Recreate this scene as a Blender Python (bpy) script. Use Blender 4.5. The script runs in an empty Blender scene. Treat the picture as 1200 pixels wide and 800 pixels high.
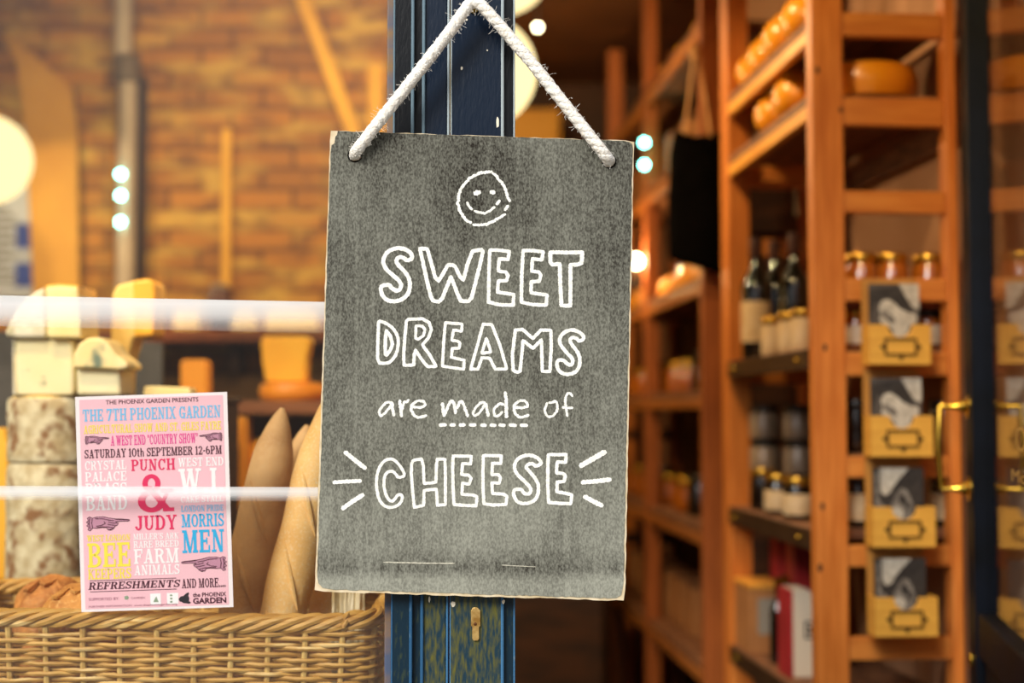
import bpy, bmesh, math, random
from mathutils import Vector, Matrix, noise as mnoise
R = math.radians
random.seed(7)
SC = bpy.context.scene
COL = SC.collection
# ------------------------------------------------------------------ camera, sky, sun, exposure
F = 1667.0            # focal length in pixels of the 1200 x 800 frame (50 mm on 36 mm)
TILT = R(2.9)
CZ = 1.35             # eye height
cam = bpy.data.cameras.new('camera')
cam.lens = F * 36.0 / 1200.0
cam.sensor_width = 36.0
cam.clip_start = 0.05
cam.dof.use_dof = True
cam.dof.focus_distance = 1.86
cam.dof.aperture_fstop = 2.0
camo = bpy.data.objects.new('camera', cam)
camo.location = (0, 0, CZ)
camo.rotation_euler = (R(90) + TILT, 0, 0)
COL.objects.link(camo)
SC.camera = camo
SC.view_settings.view_transform = 'Standard'
SC.view_settings.look = 'None'
SC.view_settings.exposure = 0.0
SC.view_settings.gamma = 1.0
SC.view_settings.use_curve_mapping = False
try:
    SC.cycles.use_denoising = True
    SC.cycles.max_bounces = 8
    SC.cycles.transparent_max_bounces = 16
    SC.cycles.sample_clamp_indirect = 4.0
    SC.cycles.caustics_reflective = False
    SC.cycles.caustics_refractive = False
except Exception:
    pass

world = bpy.data.worlds.new('sky')
SC.world = world
world.use_nodes = True
wn = world.node_tree.nodes; wl = world.node_tree.links
wn.clear()
w_out = wn.new('ShaderNodeOutputWorld'); w_bg = wn.new('ShaderNodeBackground')
w_tc = wn.new('ShaderNodeTexCoord'); w_sep = wn.new('ShaderNodeSeparateXYZ'); w_cr = wn.new('ShaderNodeValToRGB')
w_map = wn.new('ShaderNodeMapRange')
w_map.inputs['From Min'].default_value = -0.2; w_map.inputs['From Max'].default_value = 1.0
w_cr.color_ramp.elements[0].position = 0.0; w_cr.color_ramp.elements[0].color = (0.10, 0.09, 0.08, 1)
w_cr.color_ramp.elements[1].position = 1.0; w_cr.color_ramp.elements[1].color = (1.0, 1.0, 1.02, 1)
e = w_cr.color_ramp.elements.new(0.20); e.color = (0.22, 0.20, 0.18, 1)
e = w_cr.color_ramp.elements.new(0.45); e.color = (0.85, 0.86, 0.88, 1)
wl.new(w_tc.outputs['Generated'], w_sep.inputs[0]); wl.new(w_sep.outputs['Z'], w_map.inputs['Value'])
wl.new(w_map.outputs[0], w_cr.inputs[0]); wl.new(w_cr.outputs[0], w_bg.inputs['Color'])
w_bg.inputs['Strength'].default_value = 1.0
wl.new(w_bg.outputs[0], w_out.inputs[0])

sun = bpy.data.lights.new('sun', 'SUN')
sun.energy = 3.7
sun.angle = R(24)
sun.color = (1.0, 0.96, 0.88)
suno = bpy.data.objects.new('sun', sun)
suno.rotation_euler = Vector((0.50, 0.80, -0.62)).to_track_quat('-Z', 'Y').to_euler()
suno.location = (-3, -4, 5)
COL.objects.link(suno)

FILL_SPOTS = [  # added warm fill spots without fittings, outside the frame: place, aim, power, cone
    ((-1.30, 3.3, 2.85), (-1.0, 5.2, 1.9), 75, 95),
    ((-0.50, 3.5, 2.85), (-0.55, 5.2, 2.0), 60, 95),
    ((-0.95, 2.10, 2.38), (-0.80, 2.65, 1.30), 34, 80),
    ((-0.42, 2.35, 2.60), (-0.55, 3.40, 1.40), 75, 70),
    ((-0.36, 2.04, 2.36), (-0.42, 2.14, 1.1), 13, 80),
    ((0.50, 2.10, 2.36), (0.98, 2.60, 1.75), 13, 80),
    ((0.02, 3.15, 2.75), (0.68, 3.45, 1.95), 40, 75),
    ((0.22, 2.25, 2.62), (0.80, 3.00, 1.75), 30, 75),
    ((0.00, 4.10, 2.88), (0.52, 4.9, 2.45), 24, 55),
    ((-0.25, 4.9, 2.85), (0.1, 6.7, 2.4), 30, 80),
]
for i, (lp, la, pw, cone) in enumerate(FILL_SPOTS):
    L = bpy.data.lights.new('fill_spot', 'SPOT')
    L.energy = pw; L.color = (1.0, 0.70, 0.34); L.spot_size = R(cone); L.spot_blend = 0.8; L.shadow_soft_size = 0.05
    lo = bpy.data.objects.new('fill_spot', L)
    lo.location = lp
    lo.rotation_euler = (Vector(la) - Vector(lp)).to_track_quat('-Z', 'Y').to_euler()
    COL.objects.link(lo)


# ------------------------------------------------------------------ helpers
def P(px, py, Y):
    """point of the place that lies at depth Y behind photo pixel (px, py)"""
    u = (px - 600.0) / F; v = (400.0 - py) / F
    c, s = math.cos(TILT), math.sin(TILT)
    t = Y / (c - v * s)
    return Vector((u * t, Y, CZ + t * (s + v * c)))

def zz(py, Y): return P(600, py, Y).z
def xx(px, Y, py=400): return P(px, py, Y).x

def lin(c):
    if isinstance(c, str):
        c = c.lstrip('#'); c = tuple(int(c[i:i + 2], 16) / 255 for i in (0, 2, 4))
    return tuple((x / 12.92 if x <= 0.04045 else ((x + 0.055) / 1.055) ** 2.4) for x in c)

MATS = {}
def mat(name, c1, c2=None, scale=20.0, stretch=(1, 1, 1), rough=0.6, metal=0.0, spec=0.5, bump=0.0, contrast=(0.35, 0.65),
        detail=4.0, c3=None, scale3=60.0, th3=(0.6, 0.7), coat=0.0, emit=None, emit_s=0.0, sss=0.0, bscale=None):
    if name in MATS: return MATS[name]
    m = bpy.data.materials.new(name); m.use_nodes = True
    nt = m.node_tree; n = nt.nodes; l = nt.links
    b = n['Principled BSDF']
    b.inputs['Roughness'].default_value = rough
    b.inputs['Metallic'].default_value = metal
    b.inputs['Specular IOR Level'].default_value = spec
    b.inputs['Coat Weight'].default_value = coat
    b.inputs['Base Color'].default_value = (*lin(c1), 1)
    m.diffuse_color = (*lin(c1), 1)
    tc = n.new('ShaderNodeTexCoord'); mp = n.new('ShaderNodeMapping')
    mp.inputs['Scale'].default_value = stretch
    l.new(tc.outputs['Object'], mp.inputs[0])
    col = None
    if c2 is not None:
        t = n.new('ShaderNodeTexNoise'); t.inputs['Scale'].default_value = scale; t.inputs['Detail'].default_value = detail
        l.new(mp.outputs[0], t.inputs['Vector'])
        cr = n.new('ShaderNodeValToRGB')
        cr.color_ramp.elements[0].position = contrast[0]; cr.color_ramp.elements[0].color = (*lin(c1), 1)
        cr.color_ramp.elements[1].position = contrast[1]; cr.color_ramp.elements[1].color = (*lin(c2), 1)
        l.new(t.outputs['Fac'], cr.inputs[0])
        col = cr.outputs[0]
        if c3 is not None:
            t3 = n.new('ShaderNodeTexNoise'); t3.inputs['Scale'].default_value = scale3; t3.inputs['Detail'].default_value = 3
            l.new(mp.outputs[0], t3.inputs['Vector'])
            mr = n.new('ShaderNodeMapRange'); mr.inputs['From Min'].default_value = th3[0]; mr.inputs['From Max'].default_value = th3[1]
            l.new(t3.outputs['Fac'], mr.inputs['Value'])
            mx = n.new('ShaderNodeMix'); mx.data_type = 'RGBA'
            l.new(mr.outputs[0], mx.inputs['Factor']); l.new(col, mx.inputs['A'])
            mx.inputs['B'].default_value = (*lin(c3), 1)
            col = mx.outputs['Result']
        l.new(col, b.inputs['Base Color'])
    if bump:
        t2 = n.new('ShaderNodeTexNoise'); t2.inputs['Scale'].default_value = bscale or scale * 2; t2.inputs['Detail'].default_value = 6
        l.new(mp.outputs[0], t2.inputs['Vector'])
        bp = n.new('ShaderNodeBump'); bp.inputs['Strength'].default_value = bump; bp.inputs['Distance'].default_value = 0.004
        l.new(t2.outputs['Fac'], bp.inputs['Height']); l.new(bp.outputs[0], b.inputs['Normal'])
    if emit is not None:
        b.inputs['Emission Color'].default_value = (*lin(emit), 1); b.inputs['Emission Strength'].default_value = emit_s
    if sss:
        b.inputs['Subsurface Weight'].default_value = sss; b.inputs['Subsurface Radius'].default_value = (0.01, 0.006, 0.003)
    MATS[name] = m
    return m

def pane_mat(name, tint=(1, 1, 1), refl=0.05):
    if name in MATS: return MATS[name]
    m = bpy.data.materials.new(name); m.use_nodes = True
    n = m.node_tree.nodes; l = m.node_tree.links; n.clear()
    o = n.new('ShaderNodeOutputMaterial'); mix = n.new('ShaderNodeMixShader')
    tr = n.new('ShaderNodeBsdfTransparent'); gl = n.new('ShaderNodeBsdfGlossy'); lw = n.new('ShaderNodeLayerWeight')
    lw.inputs['Blend'].default_value = 0.5
    pw = n.new('ShaderNodeMath'); pw.operation = 'POWER'; l.new(lw.outputs['Facing'], pw.inputs[0]); pw.inputs[1].default_value = 5.0
    fr = n.new('ShaderNodeMath'); fr.operation = 'MULTIPLY_ADD'; l.new(pw.outputs[0], fr.inputs[0]); fr.inputs[1].default_value = 0.9; fr.inputs[2].default_value = refl
    tr.inputs['Color'].default_value = (*tint, 1); gl.inputs['Roughness'].default_value = 0.02
    l.new(fr.outputs[0], mix.inputs[0]); l.new(tr.outputs[0], mix.inputs[1]); l.new(gl.outputs[0], mix.inputs[2])
    l.new(mix.outputs[0], o.inputs[0])
    MATS[name] = m
    return m

class G:
    """collects shapes into one bmesh"""
    def __init__(self): self.bm = bmesh.new()
    def box(self, x0, x1, y0, y1, z0, z1, M=None):
        vs = [Vector((x, y, z)) for x in (x0, x1) for y in (y0, y1) for z in (z0, z1)]
        if M is not None: vs = [M @ v for v in vs]
        b = [self.bm.verts.new(v) for v in vs]
        for f in ((0, 1, 3, 2), (4, 6, 7, 5), (0, 4, 5, 1), (2, 3, 7, 6), (0, 2, 6, 4), (1, 5, 7, 3)):
            self.bm.faces.new([b[i] for i in f])
        return self
    def tube(self, pts, rad, n=8, closed=False, cap=True, M=None, flat=1.0):
        pts = [Vector(p) for p in pts]; N = len(pts)
        if not isinstance(rad, (list, tuple)): rad = [rad] * N
        rings = []; up = None
        for i in range(N):
            a = pts[i - 1] if (i > 0 or closed) else pts[i]
            c = pts[(i + 1) % N] if (i < N - 1 or closed) else pts[i]
            t = (c - a)
            if t.length < 1e-9: t = Vector((0, 0, 1))
            t.normalize()
            if up is None:
                up = Vector((0, 0, 1)) if abs(t.z) < 0.9 else Vector((0, 1, 0))
            s = t.cross(up)
            if s.length < 1e-6: s = t.cross(Vector((1, 0, 0)))
            s.normalize(); up = s.cross(t).normalized()
            ring = []
            for k in range(n):
                an = 2 * math.pi * k / n
                v = pts[i] + (s * math.cos(an) * flat + up * math.sin(an)) * rad[i]
                ring.append(self.bm.verts.new(M @ v if M is not None else v))
            rings.append(ring)
        for i in range(N if closed else N - 1):
            a, b = rings[i], rings[(i + 1) % N]
            for k in range(n):
                self.bm.faces.new((a[k], a[(k + 1) % n], b[(k + 1) % n], b[k]))
        if cap and not closed:
            self.bm.faces.new(rings[0][::-1]); self.bm.faces.new(rings[-1])
        return self
    def lathe(self, prof, n=24, M=None, jig=0.0, sx=1.0, sy=1.0):
        rings = []
        for r, z in prof:
            ring = []
            for k in range(n):
                an = 2 * math.pi * k / n
                j = 1 + (random.uniform(-jig, jig) if jig else 0)
                v = Vector((r * j * sx * math.cos(an), r * j * sy * math.sin(an), z))
                ring.append(self.bm.verts.new(M @ v if M is not None else v))
            rings.append(ring)
        for a, b in zip(rings, rings[1:]):
            for k in range(n):
                self.bm.faces.new((a[k], a[(k + 1) % n], b[(k + 1) % n], b[k]))
        self.bm.faces.new(rings[0][::-1]); self.bm.faces.new(rings[-1])
        return self
    def plate(self, outer, holes=(), back=Vector((0, 0.01, 0))):
        """flat outline (list of 3-D points) with holes, extruded by the vector back"""
        loops = []; edges = []
        for lp in [outer] + list(holes):
            vs = [self.bm.verts.new(p) for p in lp]
            es = [self.bm.edges.new((vs[i], vs[(i + 1) % len(vs)])) for i in range(len(vs))]
            loops.append(vs); edges += es
        if len(loops) == 1 and len(outer) <= 4:
            faces = [self.bm.faces.new(loops[0])]
        else:
            res = bmesh.ops.triangle_fill(self.bm, edges=edges, use_beauty=True)
            faces = [g for g in res['geom'] if isinstance(g, bmesh.types.BMFace)]
        if back is not None:
            mp = {v: self.bm.verts.new(v.co + back) for lp in loops for v in lp}
            for f in faces: self.bm.faces.new([mp[v] for v in f.verts][::-1])
            for lp in loops:
                for i in range(len(lp)):
                    a, b = lp[i], lp[(i + 1) % len(lp)]
                    self.bm.faces.new((a, b, mp[b], mp[a]))
        return self
    def ball(self, c, r, seg=20, M=None, squash=(1, 1, 1), lump=0.0, lscale=8.0, seed=0):
        res = bmesh.ops.create_icosphere(self.bm, subdivisions=3 if seg < 30 else 4, radius=1.0)
        for v in res['verts']:
            d = v.co.copy()
            k = 1 + (lump * mnoise.noise(d * lscale * 0.3 + Vector((seed, seed * 2, 0))) if lump else 0)
            p = Vector((d.x * r * squash[0] * k, d.y * r * squash[1] * k, d.z * r * squash[2] * k)) + Vector(c)
            v.co = M @ p if M is not None else p
        return self

def obj(name, g, m, parent=None, smooth=False, bevel=0.0, seg=2, subsurf=0):
    bm = g.bm if isinstance(g, G) else g
    bmesh.ops.recalc_face_normals(bm, faces=bm.faces[:])
    me = bpy.data.meshes.new(name); bm.to_mesh(me); bm.free()
    me.materials.append(m)
    if smooth:
        me.polygons.foreach_set('use_smooth', [True] * len(me.polygons))
        me.set_sharp_from_angle(angle=R(40))
    o = bpy.data.objects.new(name, me); COL.objects.link(o)
    if bevel:
        md = o.modifiers.new('bevel', 'BEVEL'); md.width = bevel; md.segments = seg; md.limit_method = 'ANGLE'
    if subsurf:
        md = o.modifiers.new('sub', 'SUBSURF'); md.levels = subsurf; md.render_levels = subsurf
    if parent is not None: o.parent = parent
    return o

def tag(o, label, cat, group=None, kind=None):
    o['label'] = label; o['category'] = cat
    if group: o['group'] = group
    if kind: o['kind'] = kind
    return o

def thing(name, label, cat, loc=(0, 0, 0), rz=0.0, group=None):
    o = bpy.data.objects.new(name, None); COL.objects.link(o)
    o.location = loc; o.rotation_euler = (0, 0, rz); o.empty_display_size = 0.05
    return tag(o, label, cat, group)

def struct(name, g, m, bevel=0.0, smooth=False):
    o = obj(name, g, m, None, smooth, bevel); o['kind'] = 'structure'
    return o

def dup(root, loc, rz=None, label=None, group=None):
    r = root.copy(); COL.objects.link(r); r.location = loc
    if rz is not None: r.rotation_euler = (0, 0, rz)
    if label: r['label'] = label
    if group: r['group'] = group
    for ch in list(root.children):
        c = ch.copy(); COL.objects.link(c); c.parent = r
        for g in list(ch.children):
            d = g.copy(); COL.objects.link(d); d.parent = c
    return r

def resample(pts, step, closed=False):
    pts = [Vector(p) for p in pts]
    if closed: pts = pts + [pts[0]]
    out = [pts[0].copy()]
    for a, b in zip(pts, pts[1:]):
        n = max(1, int(round((b - a).length / step)))
        for i in range(1, n + 1): out.append(a.lerp(b, i / n))
    if closed: out.pop()
    return out

def smooth_path(pts, it=2, closed=False):
    pts = [Vector(p) for p in pts]
    for _ in range(it):
        new = []
        N = len(pts)
        if not closed: new.append(pts[0])
        for i in range(N if closed else N - 1):
            a, b = pts[i], pts[(i + 1) % N]
            new.append(a.lerp(b, 0.25)); new.append(a.lerp(b, 0.75))
        if not closed: new.append(pts[-1])
        pts = new
    return pts

def ribbon(g, pts2, w, to3, closed=False, jit=0.18, step=1.1, thick=Vector((0, 0.0006, 0)), rnd=None):
    """a chalk stroke: strip of width w round the pixel polyline pts2, laid on the plane to3(x, y)"""
    rnd = rnd or random
    p = resample([Vector((x, y)) for x, y in pts2], step, closed)
    N = len(p); L = []; Rr = []
    for i in range(N):
        a = p[i - 1] if (i > 0 or closed) else p[i]
        b = p[(i + 1) % N] if (i < N - 1 or closed) else p[i]
        t = (b - a)
        if t.length < 1e-9: t = Vector((1, 0))
        t.normalize(); nn = Vector((-t.y, t.x))
        e = 1.0
        if not closed:
            d = min(i, N - 1 - i) * step
            e = min(1.0, 0.55 + d / w)
        wl_ = w * 0.5 * e * (1 + rnd.uniform(-jit, jit)); wr = w * 0.5 * e * (1 + rnd.uniform(-jit, jit))
        up_ = Vector((0, -rnd.uniform(0, 1.2e-4), 0))
        L.append(g.bm.verts.new(to3(*(p[i] + nn * wl_)) + up_)); Rr.append(g.bm.verts.new(to3(*(p[i] - nn * wr)) + up_))
    LB = [g.bm.verts.new(v.co + thick) for v in L]; RB = [g.bm.verts.new(v.co + thick) for v in Rr]
    for i in range(N if closed else N - 1):
        j = (i + 1) % N
        g.bm.faces.new((L[i], L[j], Rr[j], Rr[i]))
        g.bm.faces.new((L[i], LB[i], LB[j], L[j])); g.bm.faces.new((Rr[i], Rr[j], RB[j], RB[i]))
    if not closed:
        g.bm.faces.new((L[0], Rr[0], RB[0], LB[0])); g.bm.faces.new((L[-1], LB[-1], RB[-1], Rr[-1]))

# a slab-serif letter kit: each glyph is flat polygons in a unit box
def _arc(cx, cy, rx, ry, a0, a1, t, h, n=14):
    out = []
    for i in range(n):
        q = []
        for a in (a0 + (a1 - a0) * i / n, a0 + (a1 - a0) * (i + 1) / n):
            c, s = math.cos(R(a)), math.sin(R(a))
            q.append(((cx + rx * c, cy + ry * s), (cx + (rx - t) * c, cy + (ry - h) * s)))
        out.append([q[0][0], q[1][0], q[1][1], q[0][1]])
    return out
def _bar(x0, x1, y0, y1): return [[(x0, y0), (x1, y0), (x1, y1), (x0, y1)]]
def _dg(x0, y0, x1, y1, w): return [[(x0 - w / 2, y0), (x0 + w / 2, y0), (x1 + w / 2, y1), (x1 - w / 2, y1)]]
TS, TH, SE = 0.24, 0.11, 0.11
def _ser(x, top, w=0.40): return _bar(x - w / 2, x + w / 2, 1 - SE, 1) if top else _bar(x - w / 2, x + w / 2, 0, SE)
def _st(x, b=True, t=True, w=0.42):
    r = _bar(x - TS / 2, x + TS / 2, 0, 1)
    if b: r += _ser(x, False, w)
    if t: r += _ser(x, True, w)
    return r
def glyph(c):
    if c == 'A': return 1.0, _dg(.2, 0, .48, 1, .13) + _dg(.78, 0, .52, 1, .25) + _bar(.28, .72, .27, .38) + _ser(.2, 0, .38) + _ser(.78, 0, .42)
    if c == 'B': return .95, _st(.22) + _arc(.45, .74, .42, .26, -90, 90, TS, TH) + _arc(.45, .27, .47, .27, -90, 90, TS, TH) + _bar(.2, .47, .47, .56) + _bar(.2, .47, .89, 1) + _bar(.2, .47, 0, .11)
    if c in 'CG':
        r = _arc(.5, .5, .46, .5, 40, 320, TS, TH) + _bar(.76, .92, .62, 1)
        if c == 'G': r += _bar(.66, .9, 0, .45) + _bar(.5, .98, .36, .46)
        return .98, r
    if c == 'D': return 1.0, _st(.22) + _arc(.45, .5, .5, .5, -90, 90, TS, TH) + _bar(.2, .47, 0, TH) + _bar(.2, .47, 1 - TH, 1)
    if c == 'E': return .9, _st(.22, w=.44) + _bar(.2, .84, 0, TH) + _bar(.2, .82, 1 - TH, 1) + _bar(.2, .65, .45, .56) + _bar(.74, .86, 0, .32) + _bar(.72, .84, .7, 1) + _bar(.56, .66, .36, .65)
    if c == 'F': return .86, _st(.22, w=.44) + _bar(.2, .82, 1 - TH, 1) + _bar(.2, .65, .45, .56) + _bar(.72, .84, .68, 1) + _bar(.56, .66, .36, .65)
    if c == 'H': return 1.08, _st(.24) + _st(.84) + _bar(.24, .84, .45, .56)
    if c == 'I': return .5, _st(.25)
    if c == 'J': return .8, _bar(.46, .7, .25, 1) + _ser(.58, 1, .44) + _arc(.38, .28, .32, .28, -180, 0, .22, .13)
    if c == 'K': return 1.02, _st(.22) + _dg(.3, .42, .8, 1, .13) + _dg(.8, 0, .46, .58, .25) + _ser(.8, 1, .34) + _ser(.82, 0, .4)
    if c == 'L': return .86, _st(.22, w=.44) + _bar(.2, .82, 0, TH) + _bar(.72, .84, 0, .36)
    if c == 'M': return 1.3, _bar(.15, .27, 0, 1) + _st(1.04) + _dg(.62, 0, .26, 1, .22) + _dg(.62, 0, .98, 1, .12) + _ser(.2, 0, .38) + _ser(.2, 1, .36)
    if c == 'N': return 1.08, _bar(.17, .29, 0, 1) + _bar(.79, .91, 0, 1) + _dg(.8, 0, .26, 1, .25) + _ser(.22, 0, .38) + _ser(.22, 1, .3) + _ser(.85, 1, .38)
    if c in 'OQ0': return 1.0, _arc(.5, .5, .47, .5, 0, 360, TS, TH, 26) + (_dg(.85, -.12, .55, .25, .14) if c == 'Q' else [])
    if c == 'P': return .92, _st(.22) + _arc(.45, .71, .44, .29, -90, 90, TS, TH) + _bar(.2, .47, .42, .52) + _bar(.2, .47, 1 - TH, 1)
    if c == 'R': return 1.0, _st(.22) + _arc(.45, .73, .42, .27, -90, 90, TS, TH) + _bar(.2, .5, .46, .56) + _bar(.2, .47, 1 - TH, 1) + _dg(.8, 0, .56, .5, .25) + _ser(.84, 0, .3)
    if c == 'S': return .86, _arc(.43, .73, .38, .27, 25, 250, TS * .9, TH) + _arc(.43, .27, .40, .27, -155, 70, TS * .9, TH) + _dg(.62, .36, .28, .62, .3) + _bar(.68, .8, .64, 1) + _bar(.04, .16, 0, .36)
    if c == 'T': return .98, _st(.49, t=False) + _bar(.06, .92, 1 - TH, 1) + _bar(.04, .16, .64, 1) + _bar(.82, .94, .64, 1)
    if c == 'U': return 1.04, _bar(.14, .14 + TS, .3, 1) + _bar(.77, .89, .3, 1) + _arc(.515, .33, .375, .33, -180, 0, TS * .8, TH) + _ser(.25, 1, .42) + _ser(.83, 1, .36)
    if c == 'V': return 1.0, _dg(.5, 0, .2, 1, .25) + _dg(.5, 0, .8, 1, .13) + _ser(.2, 1, .42) + _ser(.8, 1, .36)
    if c == 'W': return 1.4, _dg(.44, 0, .2, 1, .25) + _dg(.44, 0, .7, 1, .13) + _dg(.96, 0, .7, 1, .25) + _dg(.96, 0, 1.2, 1, .13) + _ser(.2, 1, .42) + _ser(.7, 1, .36) + _ser(1.2, 1, .36)
    if c == 'X': return 1.0, _dg(.8, 0, .22, 1, .25) + _dg(.2, 0, .78, 1, .13) + _ser(.22, 1, .4) + _ser(.8, 1, .36) + _ser(.2, 0, .36) + _ser(.8, 0, .4)
    if c == 'Y': return 1.0, _bar(.38, .62, 0, .5) + _dg(.5, .42, .2, 1, .24) + _dg(.5, .42, .82, 1, .13) + _ser(.5, 0, .44) + _ser(.2, 1, .4) + _ser(.82, 1, .34)
    if c == '1': return .55, _bar(.18, .42, 0, 1) + _ser(.3, 0, .46) + _bar(.06, .3, .78, .9)
    if c == '2': return .85, _arc(.42, .7, .38, .3, -30, 170, TS, TH) + _dg(.16, .05, .62, .6, .22) + _bar(.05, .82, 0, .14) + _bar(.72, .82, 0, .3)
    if c == '6': return .9, _arc(.45, .32, .41, .32, 0, 360, TS, TH, 20) + _arc(.55, .5, .51, .5, 100, 200, TS, TH)
    if c == '7': return .85, _bar(.06, .82, .85, 1) + _dg(.32, 0, .7, .9, .24) + _bar(.05, .16, .66, 1)
    if c == 'h': return .85, _bar(.1, .32, 0, 1) + _bar(.55, .77, 0, .42) + _arc(.44, .4, .33, .3, 0, 150, .2, .1)
    if c == 't': return .55, _bar(.15, .37, .08, .95) + _bar(.02, .52, .62, .74) + _bar(.2, .5, 0, .12)
    if c == '-': return .5, _bar(.06, .44, .36, .5)
    if c == '.': return .34, _bar(.05, .28, 0, .2)
    if c == "'": return .3, _bar(.08, .24, .68, 1)
    if c == '"': return .5, _bar(.06, .2, .68, 1) + _bar(.3, .44, .68, 1)
    if c == '&': return 1.16, _arc(.46, .75, .29, .25, 0, 360, .17, .11, 22) + _arc(.45, .28, .44, .3, -250, 15, .24, .13, 22) + _dg(1.0, 0, .34, .68, .24) + _bar(.8, 1.16, 0, .1) + _dg(.78, .2, .98, .55, .13) + _bar(.74, 1.14, .5, .6)
    return .5, []

def slab(g, text, box, to3, thick=Vector((0, 0.0003, 0)), slant=0.0, gap=0.06):
    """letters fitted to box (u0, u1, v0, v1), v downwards, on the plane to3(u, v)"""
    u0, u1, v0, v1 = box
    items = []; x = 0.0; kk = 0
    for ch in text:
        if ch == ' ': x += 0.42; continue
        w, polys = glyph(ch)
        items.append((x, polys)); x += w + gap
    tot = x - gap
    for ox, polys in items:
        for poly in polys:
            kk += 1; lift = Vector((0, -1.2e-5 * (kk % 9), 0)); pts = []
            for (a, b) in poly:
                uu = u0 + (ox + a + slant * b) / tot * (u1 - u0); vv = v1 + (v0 - v1) * b
                pts.append(to3(uu, vv) + lift)
            try: g.plate(pts, (), None)
            except ValueError: pass

def sans(g, text, box, to3, bold=0.0, lift=None):
    """letters of the built-in sans font fitted to box on the plane to3(u, v)"""
    u0, u1, v0, v1 = box
    cu = bpy.data.curves.new('lettering', 'FONT'); cu.body = text; cu.size = 1.0; cu.offset = bold; cu.resolution_u = 3
    o = bpy.data.objects.new('lettering', cu); COL.objects.link(o)
    dg = bpy.context.evaluated_depsgraph_get(); dg.update()
    me = bpy.data.meshes.new_from_object(o.evaluated_get(dg))
    xs = [v.co.x for v in me.vertices]; ys = [v.co.y for v in me.vertices]
    x0, x1, y0, y1 = min(xs), max(xs), min(ys), max(ys)
    nv = [g.bm.verts.new(to3(u0 + (v.co.x - x0) / (x1 - x0) * (u1 - u0), v1 + (v.co.y - y0) / (y1 - y0) * (v0 - v1))) for v in me.vertices]
    for p in me.polygons:
        try: g.bm.faces.new([nv[i] for i in p.vertices])
        except ValueError: pass
    bpy.data.objects.remove(o); bpy.data.curves.remove(cu); bpy.data.meshes.remove(me)

# ------------------------------------------------------------------ materials of the setting
def paint_mat(name, c_hi, c_lo, c_moss, moss_th, z0=1.12, z1=1.55, rough=0.3, st=(120, 120, 28)):
    """old gloss paint, faded low down where algae and bare wood show in streaks"""
    m = mat(name, c_hi, rough=rough, spec=0.3, coat=0.0)
    n = m.node_tree.nodes; l = m.node_tree.links; b = n['Principled BSDF']
    tc = n.new('ShaderNodeTexCoord'); sp = n.new('ShaderNodeSeparateXYZ'); l.new(tc.outputs['Object'], sp.inputs[0])
    mr = n.new('ShaderNodeMapRange'); mr.inputs['From Min'].default_value = z0; mr.inputs['From Max'].default_value = z1
    mr.inputs['To Min'].default_value = 1; mr.inputs['To Max'].default_value = 0
    l.new(sp.outputs['Z'], mr.inputs['Value'])
    mp = n.new('ShaderNodeMapping'); mp.inputs['Scale'].default_value = st; l.new(tc.outputs['Object'], mp.inputs[0])
    t = n.new('ShaderNodeTexNoise'); t.inputs['Scale'].default_value = 2.2; t.inputs['Detail'].default_value = 7; l.new(mp.outputs[0], t.inputs['Vector'])
    m1 = n.new('ShaderNodeMix'); m1.data_type = 'RGBA'; m1.inputs['A'].default_value = (*lin(c_hi), 1); m1.inputs['B'].default_value = (*lin(c_lo), 1)
    l.new(mr.outputs[0], m1.inputs['Factor'])
    r2 = n.new('ShaderNodeMapRange'); r2.inputs['From Min'].default_value = moss_th; r2.inputs['From Max'].default_value = moss_th + 0.34
    l.new(t.outputs['Fac'], r2.inputs['Value'])
    mu = n.new('ShaderNodeMath'); mu.operation = 'MULTIPLY'; l.new(r2.outputs[0], mu.inputs[0]); l.new(mr.outputs[0], mu.inputs[1])
    m2 = n.new('ShaderNodeMix'); m2.data_type = 'RGBA'; l.new(mu.outputs[0], m2.inputs['Factor']); l.new(m1.outputs['Result'], m2.inputs['A'])
    m2.inputs['B'].default_value = (*lin(c_moss), 1)
    l.new(m2.outputs['Result'], b.inputs['Base Color'])
    bp = n.new('ShaderNodeBump'); bp.inputs['Strength'].default_value = 0.25; bp.inputs['Distance'].default_value = 0.002
    l.new(t.outputs['Fac'], bp.inputs['Height']); l.new(bp.outputs[0], b.inputs['Normal'])
    return m

M_navy = paint_mat('navy_gloss_paint', (0.03, 0.045, 0.07), (0.07, 0.16, 0.22), '#4d5530', 0.56)
M_navy_moss = paint_mat('navy_paint_with_algae', (0.03, 0.10, 0.18), (0.11, 0.21, 0.27), '#625f2a', 0.38)
M_navy_edge = paint_mat('worn_highlight_paint', '#a9b6bb', '#41719a', '#a9b2a4', 0.62, rough=0.25)  # pale worn paint, with the glossy edge highlight put into its colour
M_navy_edge2 = paint_mat('worn_highlight_bead', '#6b8290', '#2f5b82', '#7f969e', 0.60, rough=0.25)  # bead paint, its highlight put in as a paler tone
M_strip = mat('bleached_bead_wood', '#8c6a3e', '#4c5873', scale=14, stretch=(1, 1, 2), rough=0.5)
M_black_door = mat('dark_door_paint', '#030509', '#070c16', scale=10, rough=0.5, spec=0.10)
M_glass = pane_mat('window_glass')
M_brass = mat('brass', '#d6b04a', '#b98d2c', scale=30, rough=0.25, metal=1.0)
M_brass_old = mat('old_brass', '#d9b673', '#a57a3a', scale=90, rough=0.4, metal=0.6)
M_pine_v = mat('pine_upright', '#d9843a', '#c06a26', scale=9, stretch=(7, 7, 0.7), rough=0.45, c3='#5a2a10', scale3=5, th3=(0.78, 0.84), spec=0.4)
M_pine_h = mat('pine_rail', '#d98a3e', '#c67430', scale=9, stretch=(0.8, 6, 7), rough=0.45, spec=0.4)
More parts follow.
